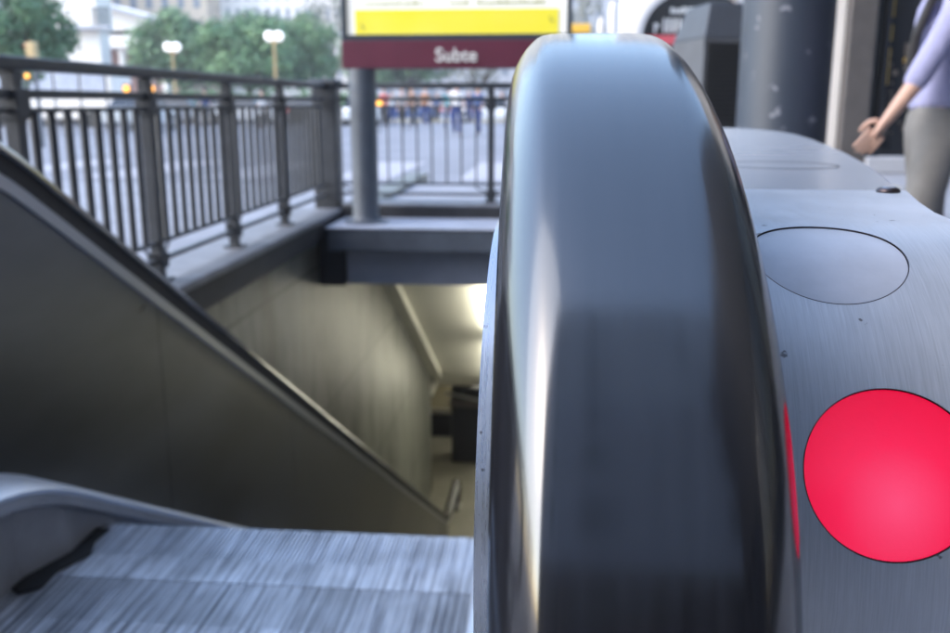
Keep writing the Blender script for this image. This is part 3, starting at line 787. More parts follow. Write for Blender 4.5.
# ------------------------------------------------------------------ right-hand street furniture
# utility box
bx0=ax(677,5.6,60); bxm=ax(703,5.35,60); bx1=ax(752,5.55,60)
UB=empty('utility_cabinet',((bx0+bx1)/2,5.6,0)); tag(UB,'dark pavement cabinet with chamfered pale left side and ridged black front beside the round column','cabinet')
zt1=az(22,5.35); zt0=az(42,5.6)
mb=MB(); A=(bx0,5.85); B=(bxm,5.35); D=(bx1+.03,5.42); E=(bx1-.05,5.95)
mb.prism([A,B,D,E],.0,zt0-.0,'Z'); body=mb.build('cabinet_body',mat('cabinet_side_grey',(.11,.12,.14),.5,var=.25,vscale=6),UB,bevel=.006)
mb=MB(); k=.14
def sh(p,f): cxm=(A[0]+B[0]+D[0]+E[0])/4; cym=(A[1]+B[1]+D[1]+E[1])/4; return (p[0]+(cxm-p[0])*f,p[1]+(cym-p[1])*f)
q0=[A,B,D,E]; q1=[sh(p,.30) for p in q0]
mb.v=[(p[0],p[1],zt0+.0005) for p in q0]+[(p[0],p[1],zt1+.10) for p in q1]
mb.f=[(0,3,2,1),(4,5,6,7)]+[(i,(i+1)%4,4+(i+1)%4,4+i) for i in range(4)]
mb.build('cabinet_roof',mat('cabinet_roof_grey',(.06,.07,.09),.5,var=.2,vscale=6),UB,bevel=.008)
mb=MB(); fd=Vector((D[0]-B[0],D[1]-B[1],0)); fl=fd.length; fd.normalize(); fn=Vector((fd.y,-fd.x,0))
zz=.06
while zz<zt0-.03:
    a=Vector((B[0],B[1],0))+fd*.02+fn*.0005; b2=Vector((B[0],B[1],0))+fd*(fl-.02)+fn*.0005
    mb.prism([(a.x,a.y),(b2.x,b2.y),(b2.x+fn.x*.012,b2.y+fn.y*.012),(a.x+fn.x*.012,a.y+fn.y*.012)],zz,zz+.014,'Z'); zz+=.026
mb.build('louvred_front',mat('louvre_black',(.022,.022,.024),.55,var=.3,vscale=20),UB)
# round column
cxp=ax(785,4.6,70); rr=.5*(826-745)/FPX*4.75
mb=MB(); mb.lathe([(rr+.05,0),(rr+.05,.08),(rr+.01,.13),(rr,.16),(rr*.995,3.4)],(cxp,4.6,0),40)
tag(mb.build('round_column',M['peeling'],None,loc=(cxp,4.6,0),smooth=True),'thick round blue grey column with peeling pale paint patches','column')

# shop front ---------------------------------------------------------------
YF=13.6
SF=empty('shop_front',(ax(870,YF),YF,0)); tag(SF,'dark glazed shop front with brown grey pillar and stone plinth behind the walker','shop front')
f=lambda px: ax(px,YF,80)
x_end=f(950)+6
MB().box((f(820)-.0,YF+.02,0),(f(842),YF+.6,7.5)).build('white_pilaster',M['white_stone'],SF,bevel=.02)
MB().box((f(842)+.003,YF-.15,0),(f(869),YF+.6,7.5)).build('brown_pillar',M['brown_stone'],SF,bevel=.02)
MB().box((f(869)+.004,YF-.25,0),(x_end,YF+.1,.22)).build('plinth',M['stone_grey'],SF,bevel=.02)
MB().box((f(869)+.004,YF+.15,.221),(x_end,YF+.22,3.2)).build('glazing',M['glass_dark'],SF)
MB().box((f(869)+.004,YF-.1,3.201),(x_end,YF+.5,7.5)).build('upper_wall',M['white_stone'],SF)
mb=MB(); 
for px in (871,882,927,938): mb.box((f(px),YF+.02,.221),(f(px)+.07,YF+.149,3.2))
mb.build('door_frame',M['hall_dark'],SF,bevel=.005)
mb=MB(); xg=f(887); 
for z0,z1 in ((1.2,1.7),(1.78,2.0),(2.1,2.6)): mb.box((xg,YF+.10,z0),(xg+.05,YF+.145,z1))
mb.box((f(912),YF+.09,.9),(f(919),YF+.146,1.45)); mb.box((f(905),YF+.09,1.5),(f(921),YF+.146,1.56))
mb.build('gold_fitting',M['gold'],SF,bevel=.004)
mb=MB()
GOODS=mat('window_goods_grey',(.16,.13,.11),.6,var=.5,vscale=6)
for i in range(40):
    x=random.uniform(f(885),f(924)); z=random.uniform(.5,1.7); s_=random.uniform(.02,.07)
    MB().box((x,YF+.125,z),(x+s_,YF+.147,z+s_*random.uniform(.5,1.6))).build('window_item',GOODS,SF)

# arch building ------------------------------------------------------------
YA=24.
AB=empty('arched_building',(ax(720,YA),YA,0)); tag(AB,'white building with a wide dark arched window carrying pale lettering','building')
xa0=ax(621,YA,20); xa1=f(822)*YA/YF+1.0; cA=ax(698,YA,20); rA=(745-650)/2/FPX*YA*1.03; zA=az(38,YA); hA=az(-9,YA)-zA
n=24
out=[]
arcp=[(cA+rA*1.05*math.cos(PI*i/n), zA+hA*math.sin(PI*i/n)) for i in range(n+1)]  # right to left
arcp[0]=(arcp[0][0],zA); 
# wall with an arched opening as two halves butted at the crown
top=9.
MB().prism([(xa0,0),(arcp[-1][0],0),(arcp[-1][0],zA)]+[arcp[i] for i in range(n-1,n//2-1,-1)]+[(cA,top),(xa0,top)],YA,YA+.6,'Y').build('wall',M['white_stone'],AB)
MB().prism([(arcp[0][0],0),(xa1,0),(xa1,top),(cA,top)]+[arcp[i] for i in range(n//2,-1,-1)],YA,YA+.6,'Y').build('wall',M['white_stone'],AB)
MB().box((cA-rA*1.2,YA+.35,0),(cA+rA*1.2,YA+.4,zA+hA+.2)).build('arch_window',M['glass_dark'],AB)
mb=MB(); 
for i in range(n):
    (x0,z0),(x1,z1)=arcp[i],arcp[i+1]
    k_=1.10; mb.prism([(x0,z0),(x1,z1),((x1-cA)*k_+cA,(z1-zA)*k_+zA),((x0-cA)*k_+cA,(z0-zA)*k_+zA)],YA-.08,YA-.002,'Y')
mb.build('arch_moulding',M['stone_grey'],AB)
MB().box((cA-rA*1.03,YA+.1,az(45,YA)),(cA+rA*1.03,YA+.34,az(36,YA))).build('red_fascia',M['pinkish'],AB)
# pale lettering in the arch: strokes only, too blurred to read
mb=MB()
zz0,zz1=az(33,YA),az(19,YA); px=655
for wpx,kind in ((8,'h'),(3,'v'),(4,'v'),(4,'b'),(3,'v'),(7,'t'),(4,'v'),(6,'h')):
    x0=ax(px,YA,25); x1=ax(px+wpx*.62,YA,25)
    if kind in 'vb': mb.box((x0,YA+.22,zz0),(x1,YA+.3,zz1))
    if kind in 'ht': 
        mb.box((x0,YA+.22,(zz0+zz1)/2-.04),(x1,YA+.3,(zz0+zz1)/2+.05)); mb.box((x0,YA+.22,zz0),(x0+.06,YA+.3,(zz0+zz1)/2-.05))
    px+=wpx+1.5
z2,z3=az(14,YA),az(7,YA); px=672
while px<712:
    wpx=random.uniform(2,4); mb.box((ax(px,YA,10),YA+.22,z2),(ax(px+wpx,YA,10),YA+.3,z2+(z3-z2)*random.uniform(.6,1))); px+=wpx+1
mb.build('pale_lettering',M['letter'],AB)
# folded white parasols / posts left of the arch
for px,pt,lab in ((601,18,'shorter slender white post left of the arched building'),(613,2,'taller slender white post with rounded top beside the arched building')):
    Y=21.; x=ax(px,Y,20); w_=(8 if px>605 else 6)/FPX*Y/2; z=az(pt,Y)
    mb=MB(); mb.lathe([(w_*1.4,0),(w_*1.4,.12),(w_,.2),(w_,z-.25),(w_*.85,z-.08),(w_*.4,z)],(x,Y,0),16)
    tag(mb.build('white_post',M['white_stone'],None,loc=(x,Y,0),smooth=True),lab,'post')
# ochre newsstand seen right of the sign
NSx=ax(576,30,20); NS=empty('news_kiosk',(NSx,30,0)); tag(NS,'small kiosk with orange yellow roof band right of the station sign','kiosk')
MB().box((NSx-.5,30,0),(NSx+.42,31.2,az(34,30))).build('kiosk_body',M['stone_grey'],NS,bevel=.02)
MB().box((NSx-.6,29.8,az(34,30)+.001),(NSx+.45,31.3,az(25,30))).build('roof_band',mat('orange_yellow_band',(.75,.42,.04),.5,var=.1,vscale=2),NS,bevel=.03)
MB().box((NSx-.35,29.97,.9),(NSx+.3,29.999,1.9)).build('counter_window',M['glass_dark'],NS)

# ------------------------------------------------------------------ people
def skin_mesh(chains, sub=2):
    """chains: list of (verts[(x,y,z,r)...], edges[(i,j)...]); each its own rooted skin; returns one mesh"""
    me=bpy.data.meshes.new('sk'); vs=[]; es=[]; rad=[]; roots=[]
    for v,e in chains:
        k=len(vs); roots.append(k); vs+=[p[:3] for p in v]; rad+=[(p[3],p[4] if len(p)>4 else p[3]) for p in v]; es+=[(a+k,b+k) for a,b in e]
    me.from_pydata(vs,es,[]); o=bpy.data.objects.new('sk',me); C.objects.link(o)
    o.modifiers.new('s','SKIN'); 
    for i,d in enumerate(me.skin_vertices[0].data): d.radius=rad[i]; d.use_root=i in roots
    o.modifiers['s'].use_smooth_shade=True
    sb=o.modifiers.new('b','SUBSURF'); sb.levels=sub; sb.render_levels=sub
    bpy.context.view_layer.update()
    r=bpy.data.meshes.new_from_object(o.evaluated_get(bpy.context.evaluated_depsgraph_get()))
    bpy.data.objects.remove(o); bpy.data.meshes.remove(me)
    for p in r.polygons: p.use_smooth=True
    return r
def add(me, name, m, parent):
    me.materials.clear(); me.materials.append(m); o=bpy.data.objects.new(name,me); C.objects.link(o); o.parent=parent; return o
SKIN=mat('skin',(.55,.34,.26),.5,var=.1,vscale=20)
HAIRM=mat('dark_hair',(.03,.02,.015),.6,var=.3,vscale=40)
SHOE=mat('dark_shoe',(.03,.028,.03),.5)
def cloth(name,c): return mat(name,c,.85,var=.25,vscale=9,bump=.5,bscale=14)
def person(name_loc, rz, label, shirt, trouser, stride=.3, h=1.72, arm=(25,-20), armbend=20, lod=1, long_sleeve=True, group=None, hair=HAIRM):
    """faces +y locally, walking"""
    k=h/1.72
    root=empty('person', name_loc, rz); tag(root,label,'person',group)
    def P(*a): return (a[0]*k,a[1]*k,a[2]*k)+tuple(x*k for x in a[3:])
    hipz=.92
    # legs: left forward, right back
    def leg(sx, sw, bend):
        hx=sx*.09; th=R(sw); kn=(hx+sx*.005, math.sin(th)*.44, hipz-math.cos(th)*.44)
        sh_=th-R(bend); an=(kn[0], kn[1]+math.sin(sh_)*.42, max(.07,kn[2]-math.cos(sh_)*.42)); toe=(an[0]+sx*.02, an[1]+.17, max(.03,an[2]-.055+(.0 if bend<25 else -.03)))
        heel=(an[0],an[1]-.045,max(.03,an[2]-.04))
        return kn,an,toe,heel
    a=math.degrees(stride)*.9
    kl,al,tl_,hl=leg(-1,a,4); kr,ar,tr,hr=leg(1,-a*.8,22)
    def armj(sx, sw, bend, out=8):
        s=(sx*.185,-.01,1.41); t=R(sw); e=(s[0]+sx*math.sin(R(out))*.28, s[1]+math.sin(t)*.28, s[2]-math.cos(t)*.28*math.cos(R(out)))
        f2=t+R(bend); w=(e[0]+sx*.01, e[1]+math.sin(f2)*.25, e[2]-math.cos(f2)*.25); d=(Vector(w)-Vector(e)).normalized()
        return s,e,w,d
    sl,el,wl,dl=armj(-1,arm[0],armbend); sr,er,wr,dr=armj(1,arm[1],armbend)
    V=[P(0,0,.95,.10,.07),P(0,.0,1.10,.10,.075),P(0,.01,1.28,.125,.09),P(0,0,1.42,.10,.08),P(0,0,1.50,.052,.052),P(0,.015,1.56,.06,.065),P(0,.025,1.64,.075,.09),P(0,.015,1.70,.05,.06)]
    E=[(0,1),(1,2),(2,3),(3,4),(4,5),(5,6),(6,7)]
    def ch(start, pts):
        i=start
        for p in pts: V.append(P(*p)); E.append((i,len(V)-1)); i=len(V)-1
    for s,e,w,d in ((sl,el,wl,dl),(sr,er,wr,dr)):
        palm=(w[0]+d.x*.06,w[1]+d.y*.06,w[2]+d.z*.06)
        ch(3,[s+(.052,),(s[0]*.5+e[0]*.5,s[1]*.5+e[1]*.5,s[2]*.5+e[2]*.5,.047),e+(.038,),(e[0]*.6+w[0]*.4,e[1]*.6+w[1]*.4,e[2]*.6+w[2]*.4,.038),w+(.026,.029),(w[0]+d.x*.045,w[1]+d.y*.045,w[2]+d.z*.045,.019,.036),(w[0]+d.x*.10,w[1]+d.y*.10,w[2]+d.z*.10,.015,.040)])
    for sx,kn,an,toe in ((-1,kl,al,tl_),(1,kr,ar,tr)):
        ch(0,[(sx*.095,0,.88,.085),(kn[0],kn[1]*.5,.92*.5+kn[2]*.5,.075),kn+(.055,),(kn[0],kn[1]*.6+an[1]*.4,kn[2]*.6+an[2]*.4,.056),an+(.036,)])
    chains=[(V,E)]
    if lod==0:
        for sgn,(s,e,w,d) in ((-1,(sl,el,wl,dl)),(1,(sr,er,wr,dr))):
            palm=Vector(w)+d*.07; side=Vector((0,1,0))-d*d.y; side.normalize(); inw=d.cross(side).normalized()*(1 if sgn<0 else -1)
            if inw.x*sgn>0: inw=-inw
            for j,(off,ln) in enumerate(((.032,.075),(.0108,.084),(-.0105,.078),(-.031,.062))):
                b0=palm+side*off; b1=palm+side*off+d*.03;  b2=b1+d*ln*.45+inw*ln*(.10+.05*j); b3=b2+d*ln*.28+inw*ln*.22; b4=b3+d*ln*.1+inw*ln*.25
                chains.append(([P(*b0,.0085),P(*b1,.008),P(*b2,.0078),P(*b3,.0075),P(*b4,.006)],[(0,1),(1,2),(2,3),(3,4)]))
            t0=Vector(w)+d*.03+side*.02; t1=t0+side*.028+d*.02+inw*.008; t2=t1+d*.03+side*.006+inw*.012; t3=t2+d*.024+inw*.006
            chains.append(([P(*t0,.012),P(*t1,.011),P(*t2,.009),P(*t3,.007)],[(0,1),(1,2),(2,3)]))
        # nose and ears as small chains rooted in the head
        chains.append(([P(0,.085,1.655,.012),P(0,.118,1.625,.012),P(0,.112,1.612,.012)],[(0,1),(1,2)]))
        for sg in (-1,1): chains.append(([P(sg*.068,.01,1.65,.014),P(sg*.084,.0,1.64,.014),P(sg*.082,.0,1.615,.01)],[(0,1),(1,2)]))
        chains.append(([P(-.02,.098,1.585,.008),P(0,.104,1.585,.009),P(.02,.098,1.585,.008)],[(0,1),(1,2)]))
    add(skin_mesh(chains, 2 if lod==0 else 1),'body',SKIN,root)
    # shirt
    V=[P(0,0,.955,.162,.124),P(0,0,1.02,.155,.117),P(0,0,1.10,.138,.106),P(0,.01,1.28,.158,.118),P(0,0,1.42,.112,.09),P(0,0,1.475,.066,.062)]; E=[(0,1),(1,2),(2,3),(3,4),(4,5)]
    for s,e,w,d in ((sl,el,wl,dl),(sr,er,wr,dr)):
        kf=.5 if long_sleeve is None else (.25 if long_sleeve else -.12)
        ch(4,[s+(.066,),(s[0]*.5+e[0]*.5,s[1]*.5+e[1]*.5,s[2]*.5+e[2]*.5,.058),(e[0]*(1-max(0,kf))+w[0]*max(0,kf),e[1]*(1-max(0,kf))+w[1]*max(0,kf),e[2]*(1-max(0,kf))+w[2]*max(0,kf),.05)] if kf>0 else [s+(.066,),(s[0]*.4+e[0]*.6,s[1]*.4+e[1]*.6,s[2]*.4+e[2]*.6,.06)])
    add(skin_mesh([(V,E)], 2 if lod==0 else 1),'shirt',shirt,root)
    # trousers
    V=[P(0,0,.93,.146,.108),P(0,0,1.06,.132,.10)]; E=[(0,1)]
    for sx,kn,an in ((-1,kl,al),(1,kr,ar)):
        ch(0,[(sx*.095,0,.84,.10),(kn[0],kn[1]*.5,.92*.5+kn[2]*.5,.092),kn+(.074,),(kn[0],kn[1]*.5+an[1]*.5,kn[2]*.5+an[2]*.5,.072),(an[0],an[1],an[2]+.02,.064)])
    add(skin_mesh([(V,E)], 2 if lod==0 else 1),'trousers',trouser,root)
    for an,toe,heel in ((al,tl_,hl),(ar,tr,hr)):
        add(skin_mesh([([P(*heel,.04),P((heel[0]+toe[0])/2,(heel[1]+toe[1])/2,(heel[2]+toe[2])/2+.012,.042,.036),P(*toe,.034,.026)],[(0,1),(1,2)])],1),'shoe',SHOE,root)
    mb=MB(); mb.ball((0,-.008*k,1.675*k),.098*k,16,10,(.92,1.08,.98)); 
    mb.v=[(x,y - (max(0,y-.02)*.8 if z<1.69*k else max(0,y-.06)*.3),z) for x,y,z in mb.v]
    o=mb.build('hair',hair,None,smooth=True); o.parent=root; 
    if lod==0:
        for sg in (-1,1):
            e=MB().ball((sg*.03*k,.093*k,1.648*k),.011*k,10,6); e=e.build('eye',M['letter'],None,smooth=True); e.parent=root
            e=MB().ball((sg*.03*k,.1015*k,1.648*k),.005*k,8,5); e=e.build('pupil',M['recess'],None,smooth=True); e.parent=root
    return root,(sl,el,wl,sr,er,wr)

LAV=cloth('lavender_shirt_cloth',(.36,.36,.56)); GREYT=cloth('grey_trouser_cloth',(.2,.19,.18))
NXP=at(946,60,3.9).x
near,_=person((NXP,3.95,0), R(84), 'walker in lavender shirt and grey trousers with dark shoulder strap, one arm swung forward', LAV, GREYT, stride=.12, h=1.63, arm=(22,-18), armbend=12, lod=0, long_sleeve=None)
mb=MB(); pts=[(a*.96,b*.98,c*.958) for a,b,c in [(-.05,.128,1.12),(-.10,.122,1.27),(-.135,.09,1.39),(-.14,.02,1.462),(-.13,-.07,1.44),(-.11,-.125,1.30),(-.10,-.14,1.12)]]
for a,b in zip(pts,pts[1:]): mb.tube(a,b,.02,n=8)
o=mb.build('bag_strap',SHOE,None,smooth=True); o.parent=near
mb=MB(); mb.box((-.18,-.34,.84),(.10,-.16,1.12)); o=mb.build('shoulder_bag',SHOE,None,bevel=.03,seg=3)
o.location=near.location; o.rotation_euler=near.rotation_euler; tag(o,'dark shoulder bag hanging behind the hip of the walker in lavender','bag')

FC={'white':(.7,.7,.72),'navy':(.02,.04,.16),'blue':(.06,.11,.26),'orange':(.4,.17,.07),'black':(.02,.02,.025),'grey':(.25,.25,.27),'teal':(.05,.3,.36),'red':(.5,.03,.03),'brown':(.15,.08,.05)}
CL={k:cloth(k+'_cloth',v) for k,v in FC.items()}
ppl=[(392,46,200,'white','navy'),(402,37,170,'grey','black'),(412,39,150,'brown','black'),(425,44,190,'orange','navy'),(437,50,170,'blue','black'),
     (449,38,20,'teal','navy'),(457,31,185,'white','navy'),(469,52,200,'navy','navy'),(478,31,160,'blue','navy'),(491,43,170,'white','grey'),(384,42,170,'red','black'),(502,55,180,'black','brown'),
     (262,40,100,'white','black'),(318,38,250,'grey','navy'),(205,42,80,'navy','grey')]
nm={1:'leftmost',2:'second from left'}
for i,(px,Y,a,s1,s2) in enumerate(ppl):
    where='crossing the road behind the back railing' if px>370 else 'walking on the far side beyond the side railing'
    base={(392):'beside the sign column',(402):'next to the column',(412):'third right of the sign column',(425):'in the middle of the crossing',(437):'under the letter strip',(449):'behind the crossing group',(457):'nearest of the crossing group, just right of centre',(469):'right part of the group',(478):'close to the middle post of the back railing',(491):'toward the black handrail',(384):'partly behind the sign column',(502):'rightmost, next to the black handrail'}.get(px,'')
    person((ax(px,Y,100),Y,-.118), R(a), ('person in %s top and %s trousers %s'%(s1,s2,where if not base else base)).strip(), CL[s1], CL[s2], stride=.2+.1*(i%3), h=1.62+.04*(i%4), arm=(20,-20), lod=1, group='people crossing the road')

# ------------------------------------------------------------------ cars
def make_car():
    root=empty('parked_car',(0,0,0)); W=.86
    prof=[(-2.1,.35),(-2.12,.62),(-2.0,.80),(-1.1,.92),(-.55,1.38),(.65,1.42),(1.35,.98),(1.95,.92),(2.1,.70),(2.1,.35),(1.65,.28),(-1.65,.28)]
    lower=[(-2.1,.35),(-2.12,.62),(-2.0,.80),(-1.15,.90),(1.42,.95),(1.95,.90),(2.1,.70),(2.1,.35),(1.65,.26),(-1.65,.26)]
    b=MB().prism(lower,-W,W,'Y').build('car_body',M['white_car'],root,bevel=.06,seg=3,smooth=True)
    cab=MB(); k=.80
    cab.v=[(-1.1,-W*.96,.90),(1.38,-W*.96,.93),(.68,-W*.74,1.40),(-.5,-W*.74,1.38),(-1.1,W*.96,.90),(1.38,W*.96,.93),(.68,W*.74,1.40),(-.5,W*.74,1.38)]
    cab.f=[(0,1,2,3),(4,7,6,5),(0,4,5,1),(1,5,6,2),(2,6,7,3),(3,7,4,0)]
    cab.build('windows',M['glass_dark'],root,bevel=.03)
    MB().box((-.52,-W*.76,1.385),(.70,W*.76,1.43)).build('roof',M['white_car'],root,bevel=.02)
    for sx in (-1.32,1.3):
        for sy in (-1,1):
            w=MB().tube((sx,sy*.70,.32),(sx,sy*.885,.32),.32,n=20).build('wheel',M['tyre'],root,bevel=.02)
            MB().tube((sx,sy*.886,.32),(sx,sy*.892,.32),.19,n=12).build('rim',M['rim'],w)
    for sy in (-1,1):
        MB().box((2.085,sy*.62-.16,.60),(2.13,sy*.62+.16,.76)).build('headlight',M['headlight'],root,bevel=.02)
        MB().box((-2.15,sy*.66-.12,.62),(-2.09,sy*.66+.12,.80)).build('tail_light',M['red_light'],root,bevel=.02)
    return root
M['white_car']=mat('white_car_paint',(.72,.73,.75),.25,coat=.5)
cars_c={'white':M['white_car'],'silver':mat('silver_car_paint',(.42,.44,.48),.3,.5,coat=.5),'red':mat('red_car_paint',(.35,.02,.02),.3,coat=.5),'black':mat('black_car_paint',(.02,.02,.025),.25,coat=.5),'blue':mat('blue_car_paint',(.05,.09,.22),.3,coat=.5)}
car0=make_car()
spots=[(30,44,'silver',0,'silver car behind the side railing at the left edge of the photo'),
 (92,47,'red',0,'red car seen through the side railing near the white columned building'),
 (140,37,'white',-84,'white car coming head on between two railing posts, left'),
 (178,46,'silver',0,'silver car below the shorter street lamp'),
 (212,50,'white',8,'white car behind the side railing between the two street lamps'),
 (243,46,'white',0,'white car just left of the taller street lamp'),
 (283,52,'silver',0,'silver car just right of the taller street lamp'),
 (318,48,'black',0,'black car close to the dark corner pillar'),
 (362,46,'white',-80,'white car coming head on beside the sign column'),
 (405,54,'blue',0,'blue car parked beyond the people, right of the sign column'),
 (448,56,'white',0,'white car parked beyond the crossing group'),
 (490,53,'white',0,'white car parked farthest right near the black handrail')]
for i,(px,Y,c,a,lab) in enumerate(spots):
    o=car0 if i==0 else copy_tree(car0)
    o.location=(ax(px,Y,105),Y,-.118 if Y<55.9 else -.008); o.rotation_euler=(0,0,R(a+180 if i%2 and a==0 else a)); tag(o,lab,'car','cars in the street beyond the railings')
    o['_c']=c
for o in list(C.objects):
    if o.name.startswith('parked_car') and o.parent is None:
        c=o['_c']; del o['_c']
        if c!='white': recolor(o,M['white_car'],cars_c[c])
        if False:
            hs=[ch for ch in o.children if ch.name.startswith('headlight')]
            for h_ in (hs if 'lamps lit' in o['label'] else hs[:1]):
                h_.data=h_.data.copy(); h_.data.materials[0]=M['amber']
for px,py,lab in ((127,88,'left one of two amber warning lamps on a grey post beyond the side railing'),(152,88,'right one of two amber warning lamps on a grey post beyond the side railing'),(379,103.5,'bright amber warning lamp on a post just right of the sign column')):
    Y=34.; x=ax(px,Y,90); z=az(py,Y)
    w_=empty('warning_lamp',(x,Y,-.118)); tag(w_,lab,'lamp','amber warning lamps in the street')
    MB().tube((x,Y,-.118),(x,Y,z-.13),.03,n=8).build('post',M['paint_blue'],w_,smooth=True)
    MB().box((x-.16,Y-.05,z-.13),(x+.16,Y+.08,z+.16)).build('housing',M['paint_blue'],w_,bevel=.03)
    MB().tube((x,Y-.10,z),(x,Y-.051,z),.11,.12,n=16).build('lens',M['amber'],w_,smooth=True)
# white minibus at the left
Y=40.; bxa=ax(-30,Y,90); bxb=ax(112,Y,90)
MBs=empty('minibus',((bxa+bxb)/2,Y,-.118)); tag(MBs,'long white minibus with dark window posts behind the left end of the side railing','minibus')
zt_=az(63,Y)
MB().box((bxa,Y,.25),(bxb,Y+2,zt_)).build('bus_body',M['white_stone'],MBs,bevel=.12,seg=3)
for i in range(5):
    x0=bxa+.4+i*(bxb-bxa-.6)/5; x1=x0+(bxb-bxa-.6)/5-.14
    MB().box((x0,Y-.012,1.15),(x1,Y-.001,zt_-.3)).build('window',M['paint_blue_l'],MBs)
    MB().box((x1+.03,Y-.02,.5),(x1+.10,Y-.001,zt_-.22)).build('window_post',M['hall_dark'],MBs)
for x in (bxa+1.,bxb-1.):
    for yy in (Y-.02,Y+1.8): 
        w=MB().tube((x,yy,.24),(x,yy+.22,.24),.36,n=20).build('wheel',M['tyre'],MBs)

# ------------------------------------------------------------------ lamps and traffic signal
def lamp(px,pyg,Y,label,wg):
    x=ax(px,Y,60); z=az(pyg,Y); r=wg/FPX*Y/2
    root=empty('street_lamp',(x,Y,-.01)); tag(root,label,'street lamp','twin globe street lamps')
    MB().lathe([(.16,0),(.16,.3),(.10,.4),(.075,1.0),(.06,z-.35),(.09,z-.3),(.06,z-.2)],(x,Y,-.01),14).build('pole',M['ochre'],root,smooth=True)
    MB().tube((x-r*.95,Y,z-r*1.05),(x+r*.95,Y,z-r*1.05),.04,n=8).build('arm',M['ochre'],root)
    for s in (-1,1): MB().ball((x+s*r*.92,Y,z),r,14,10).build('globe',M['globe'],root,smooth=True)
lamp(275,35,40,'taller ochre street lamp with two white globes in front of the trees',10)
lamp(173,45.5,48,'shorter ochre street lamp with two white globes left of the other',9)
Y=22.; x=ax(33,Y,50)
TS=empty('traffic_signal',(x,Y,-.118)); tag(TS,'ochre yellow traffic signal head on a pole in front of the left tree','traffic light')
MB().tube((x,Y,-.118),(x,Y,az(60,Y)),.05,n=12).build('pole',M['paint_blue'],TS,smooth=True)
MB().box((x-.085,Y-.1,az(60,Y)),(x+.085,Y+.1,az(39,Y))).build('signal_head',M['ochre'],TS,bevel=.02)
for i,py in enumerate((43,49.5,56)):
    z=az(py,Y); v=MB().tube((x-.17,Y,z),(x-.086,Y,z),.062,.065,n=14).build('visor',M['ochre'],TS,smooth=True)
    MB().tube((x-.172,Y,z),(x-.19,Y,z),.05,n=12).build('lens',M['red_light'] if i==0 else M['recess'],TS)
MB().ball((ax(29,Y,75),Y-.1,az(75,Y)),.055,10,8).build('amber_beacon',M['amber'],TS,smooth=True)

# ------------------------------------------------------------------ trees
def make_tree(name, leafm, h=8., cr=3.6, n_cl=95, per=110, ls=.34, seed=1, flat=.75, bottom=.25):
    rnd=random.Random(seed); root=empty(name,(0,0,0))
    tr=MB(); tr.tube((0,0,0),(.1,0,h*.28),.28,.2,10)
    limbs=[]
    for i in range(7):
        a=i*2.4+rnd.random(); e=(math.cos(a)*cr*.55,math.sin(a)*cr*.55,h*(.5+.22*rnd.random())); limbs.append(e)
        m_=(e[0]*.4,e[1]*.4,h*.40); tr.tube((.1,0,h*.26),m_,.14,.09,7); tr.tube(m_,e,.09,.03,6)
    tr.build('trunk',M['trunk'],root,smooth=True)
    lv=MB(); cz_=h*(bottom+1)/2; rz_=h*(1-bottom)/2
    for c in range(n_cl):
        while True:
            p=Vector((rnd.uniform(-1,1),rnd.uniform(-1,1),rnd.uniform(-1,1)))
            if .35<p.length<1: break
        cc=Vector((p.x*cr*.85,p.y*cr*.85,cz_+p.z*rz_*.85)); rad=rnd.uniform(.16,.30)*cr
        for l in range(per):
            d=Vector((rnd.gauss(0,1),rnd.gauss(0,1),rnd.gauss(0,.8))).normalized()*rad*rnd.uniform(.55,1.05)
            q=cc+d; nrm=(d.normalized()+Vector((rnd.uniform(-.6,.6),rnd.uniform(-.6,.6),rnd.uniform(-.2,.8)))).normalized()
            u=nrm.orthogonal().normalized(); w=nrm.cross(u); t=rnd.random()*6.28; u,w=u*math.cos(t)+w*math.sin(t),w*math.cos(t)-u*math.sin(t)
            s=ls*rnd.uniform(.6,1.3); k=len(lv.v)
            lv.v += [tuple(q-u*s*.5),tuple(q+w*s*.28),tuple(q+u*s*.5),tuple(q-w*s*.28)]; lv.f.append((k,k+1,k+2,k+3))
    me=bpy.data.meshes.new('crown'); me.from_pydata(lv.v,[],lv.f); me.materials.append(leafm); o=bpy.data.objects.new('crown',me); C.objects.link(o); o.parent=root
    return root
def place(o,px,Y,ztop,width,h0,w0,label,rz=0,group=None):
    o.location=(ax(px,Y,60),Y,-.01); s=ztop/h0; o.scale=(width/w0,width/w0,s); o.rotation_euler=(0,0,rz); tag(o,label,'tree',group)
PX=lambda w,Y: w/FPX*Y
T1=make_tree('broadleaf_tree',M['leaf'],seed=3)
place(T1,180,66,az(3,66)+.0,PX(112,66),8.,7.6,'bushy green tree behind the shorter street lamp',0,'trees across the street')
T2=copy_tree(T1); place(T2,248,60,az(10,60),PX(128,60),8.,7.6,'broad green tree behind the taller street lamp',2.,'trees across the street')
T3=make_tree('broadleaf_tree',M['leaf_d'],seed=9,n_cl=70); place(T3,262,78,az(6,78),PX(100,78),8.,7.6,'dark green tree rising behind the two lamps',0,'trees across the street')
T4=copy_tree(T1); place(T4,303,64,az(8,64),PX(80,64),8.,7.6,'green tree with rounded crown left of the corner pillar',4.,'trees across the street')
T5=make_tree('plane_tree',M['leaf_p'],seed=5,n_cl=46,per=36,ls=.3); place(T5,330,72,az(-12,72),PX(80,72),8.,7.6,'pale greyish sparse tree left of the station sign',1.,'trees across the street')
T6=copy_tree(T3); place(T6,8,32,az(-40,32),PX(150,32),8.,7.6,'large green tree at the top left of the photo',1.,'trees across the street')
T7=copy_tree(T5); place(T7,586,46,az(-20,46),PX(48,46),8.,7.6,'pale sparse tree between the sign and the white posts',3.,'trees across the street')
